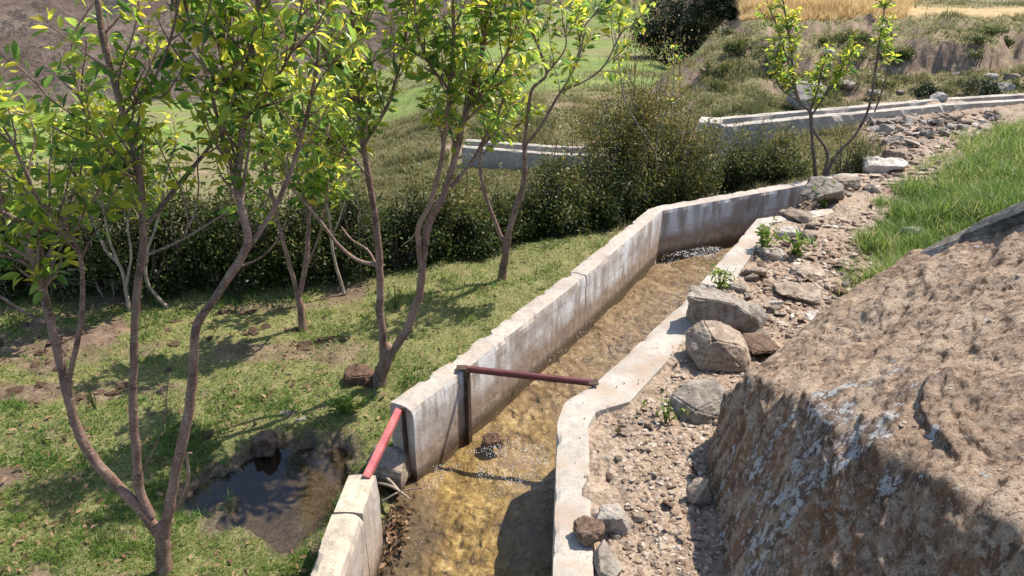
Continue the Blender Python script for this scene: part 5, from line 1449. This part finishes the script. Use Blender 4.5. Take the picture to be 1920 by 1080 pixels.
weed(1545, 392, 36, 44, 'upright grassy weed in front of the big rounded grey rock', 5, 60, (.03, .06))
weed(1490, 478, 60, 46, 'dry broad-leaved weed below the stone stack', 6, 40, (.04, .09))
weed(742, 580, 30, 60, 'dry twiggy weed between the forked tree and the channel wall', 7, 30, (.012, .03), 'litter', z=-.3)
weed(660, 775, 60, 46, 'leafy green weed on the shaded puddle rim beside the wall end', 8, 150, (.02, .045), 'weed', z=-.32)
weed(180, 770, 30, 90, 'bare dry weed stalk left of the middle stem', 9, 16, (.012, .03), 'litter', z=-.3)

r = np.random.default_rng(33)
m = 190
c = np.array([*(A1 + np.array([.045, .08])), -.362])
b = c + r.normal(size=(m, 3)) * np.array([.032, .095, .010])
lo = leaves('leaf_litter', b, r.normal(size=(m, 3)) * np.array([1, 1, .22]), r.normal(size=(m, 3)) * .5 + np.array([0, 0, 1.]), r.uniform(.012, .045, m), np.clip(r.normal(.45, .25, m), 0, 1), M['litter'], rng=r)
lo['kind'] = 'stuff'
for i, (a0, b0, rad, lb_) in enumerate((((705, 905), (768, 935), 3.0, 'pale split stick lying across the dead leaves in the gap'), ((716, 940), (790, 915), 2.2, 'thin dark stick poking from the dead leaves into the stream'), ((708, 890), (752, 925), 4.0, 'short broad bark strip on the dead leaves in the gap'))):
    p0, p1 = W(*a0, -.33), W(*b0, -.325)
    T = Tubes(); P_ = crom([p0, (p0 + p1) / 2 + np.array([0, .01, .012]), p1], 12); T.add(P_, np.linspace(rad, rad * .6, 12) * depth(p0) / FPX, 6, i, .2)
    tag(T.build('stick', M['pale_bark'] if i != 1 else M['dark_bark']), lb_, 'stick', 'sticks caught in the wall gap')
# stones breaking the stream surface
stone('stream_stone', 922, 838, 40, 'clod', .6, .8, 61, .3, label='dark wet stone breaking the surface of the stream below the red bar', z=-.40, sink=0.25, rough=.14)

# white beads added as sun glints on the riffles, too many to count
r = np.random.default_rng(55)
n = 26000
t_ = r.uniform(1.2, 6.6, n); u_ = r.uniform(.03, .97, n)
i_ = np.clip((t_ / 9 * (NWL - 1)).astype(int), 0, NWL - 1)
P = Lr[i_] * (1 - u_[:, None]) + Rr[i_] * u_[:, None]
ff = fbm2(P[:, 0] * 3.2, P[:, 1] * 3.2, 4, 64); f2 = fbm2(P[:, 0] * 14, P[:, 1] * 14, 2, 65)
k = r.uniform(size=n) < .40 * sstep(.0, .42, ff + .5 * f2)
P = P[k]; m = len(P)
zz_ = -0.372 + 0.004 * fbm2(P[:, 0] * 7, P[:, 1] * 7, 3, 61) + 0.0036 * fbm2(P[:, 0] * 36, P[:, 1] * 26, 3, 62, 0.55) * (0.35 + sstep(-.25, .25, fbm2(P[:, 0] * 4, P[:, 1] * 4, 2, 63)))
tb = bmesh.new(); bmesh.ops.create_icosphere(tb, subdivisions=1, radius=0.5)
tv = np.array([v.co[:] for v in tb.verts]); tf = np.array([[v.index for v in f.verts] for f in tb.faces]); tb.free()
S = (r.uniform(.0018, .0048, m) * np.clip(P[:, 1] / 3, .8, 1.8))[:, None, None]
v = tv[None] * S * np.array([1, 1, .6]) + np.stack([P[:, 0], P[:, 1], zz_ + .001], -1)[:, None, :]
me = mesh('stream_glints', v.reshape(-1, 3), None, (tf[None] + (np.arange(m) * len(tv))[:, None, None]).reshape(-1, 3))
kf = N('glint_bead')
tag(link('stream_glints', me, kf.done(kf.bsdf((0.85, 0.85, 0.84), 0.12, None, 0.6))), kind='stuff')

# dead leaves, straw and dung crumbs over the lawn
r = np.random.default_rng(58)
P = scatter(5200, (-120, 1200), (430, 1150), -.3, r)
z, ww = ground(P[:, 0], P[:, 1]); dl = -side(P[:, 0], P[:, 1], LC)
k = (dl > .09) & (ww['mud'] < .3) & (np.hypot(P[:, 0], P[:, 1]) < 6.2) & (r.uniform(size=len(P)) < .35 + .65 * sstep(-.2, .25, fbm2(P[:, 0] * 2.5, P[:, 1] * 2.5, 3, 59)))
P = P[k]; z = z[k]; m = len(P)
lo = leaves('lawn_litter', np.stack([P[:, 0], P[:, 1], z + r.uniform(.006, .025, m)], -1), r.normal(size=(m, 3)) * np.array([1, 1, .25]), r.normal(size=(m, 3)) * .45 + np.array([0, 0, 1.]), r.uniform(.012, .04, m), np.clip(r.normal(.6, .3, m), 0, 1), M['litter'], rng=r)
lo['kind'] = 'stuff'
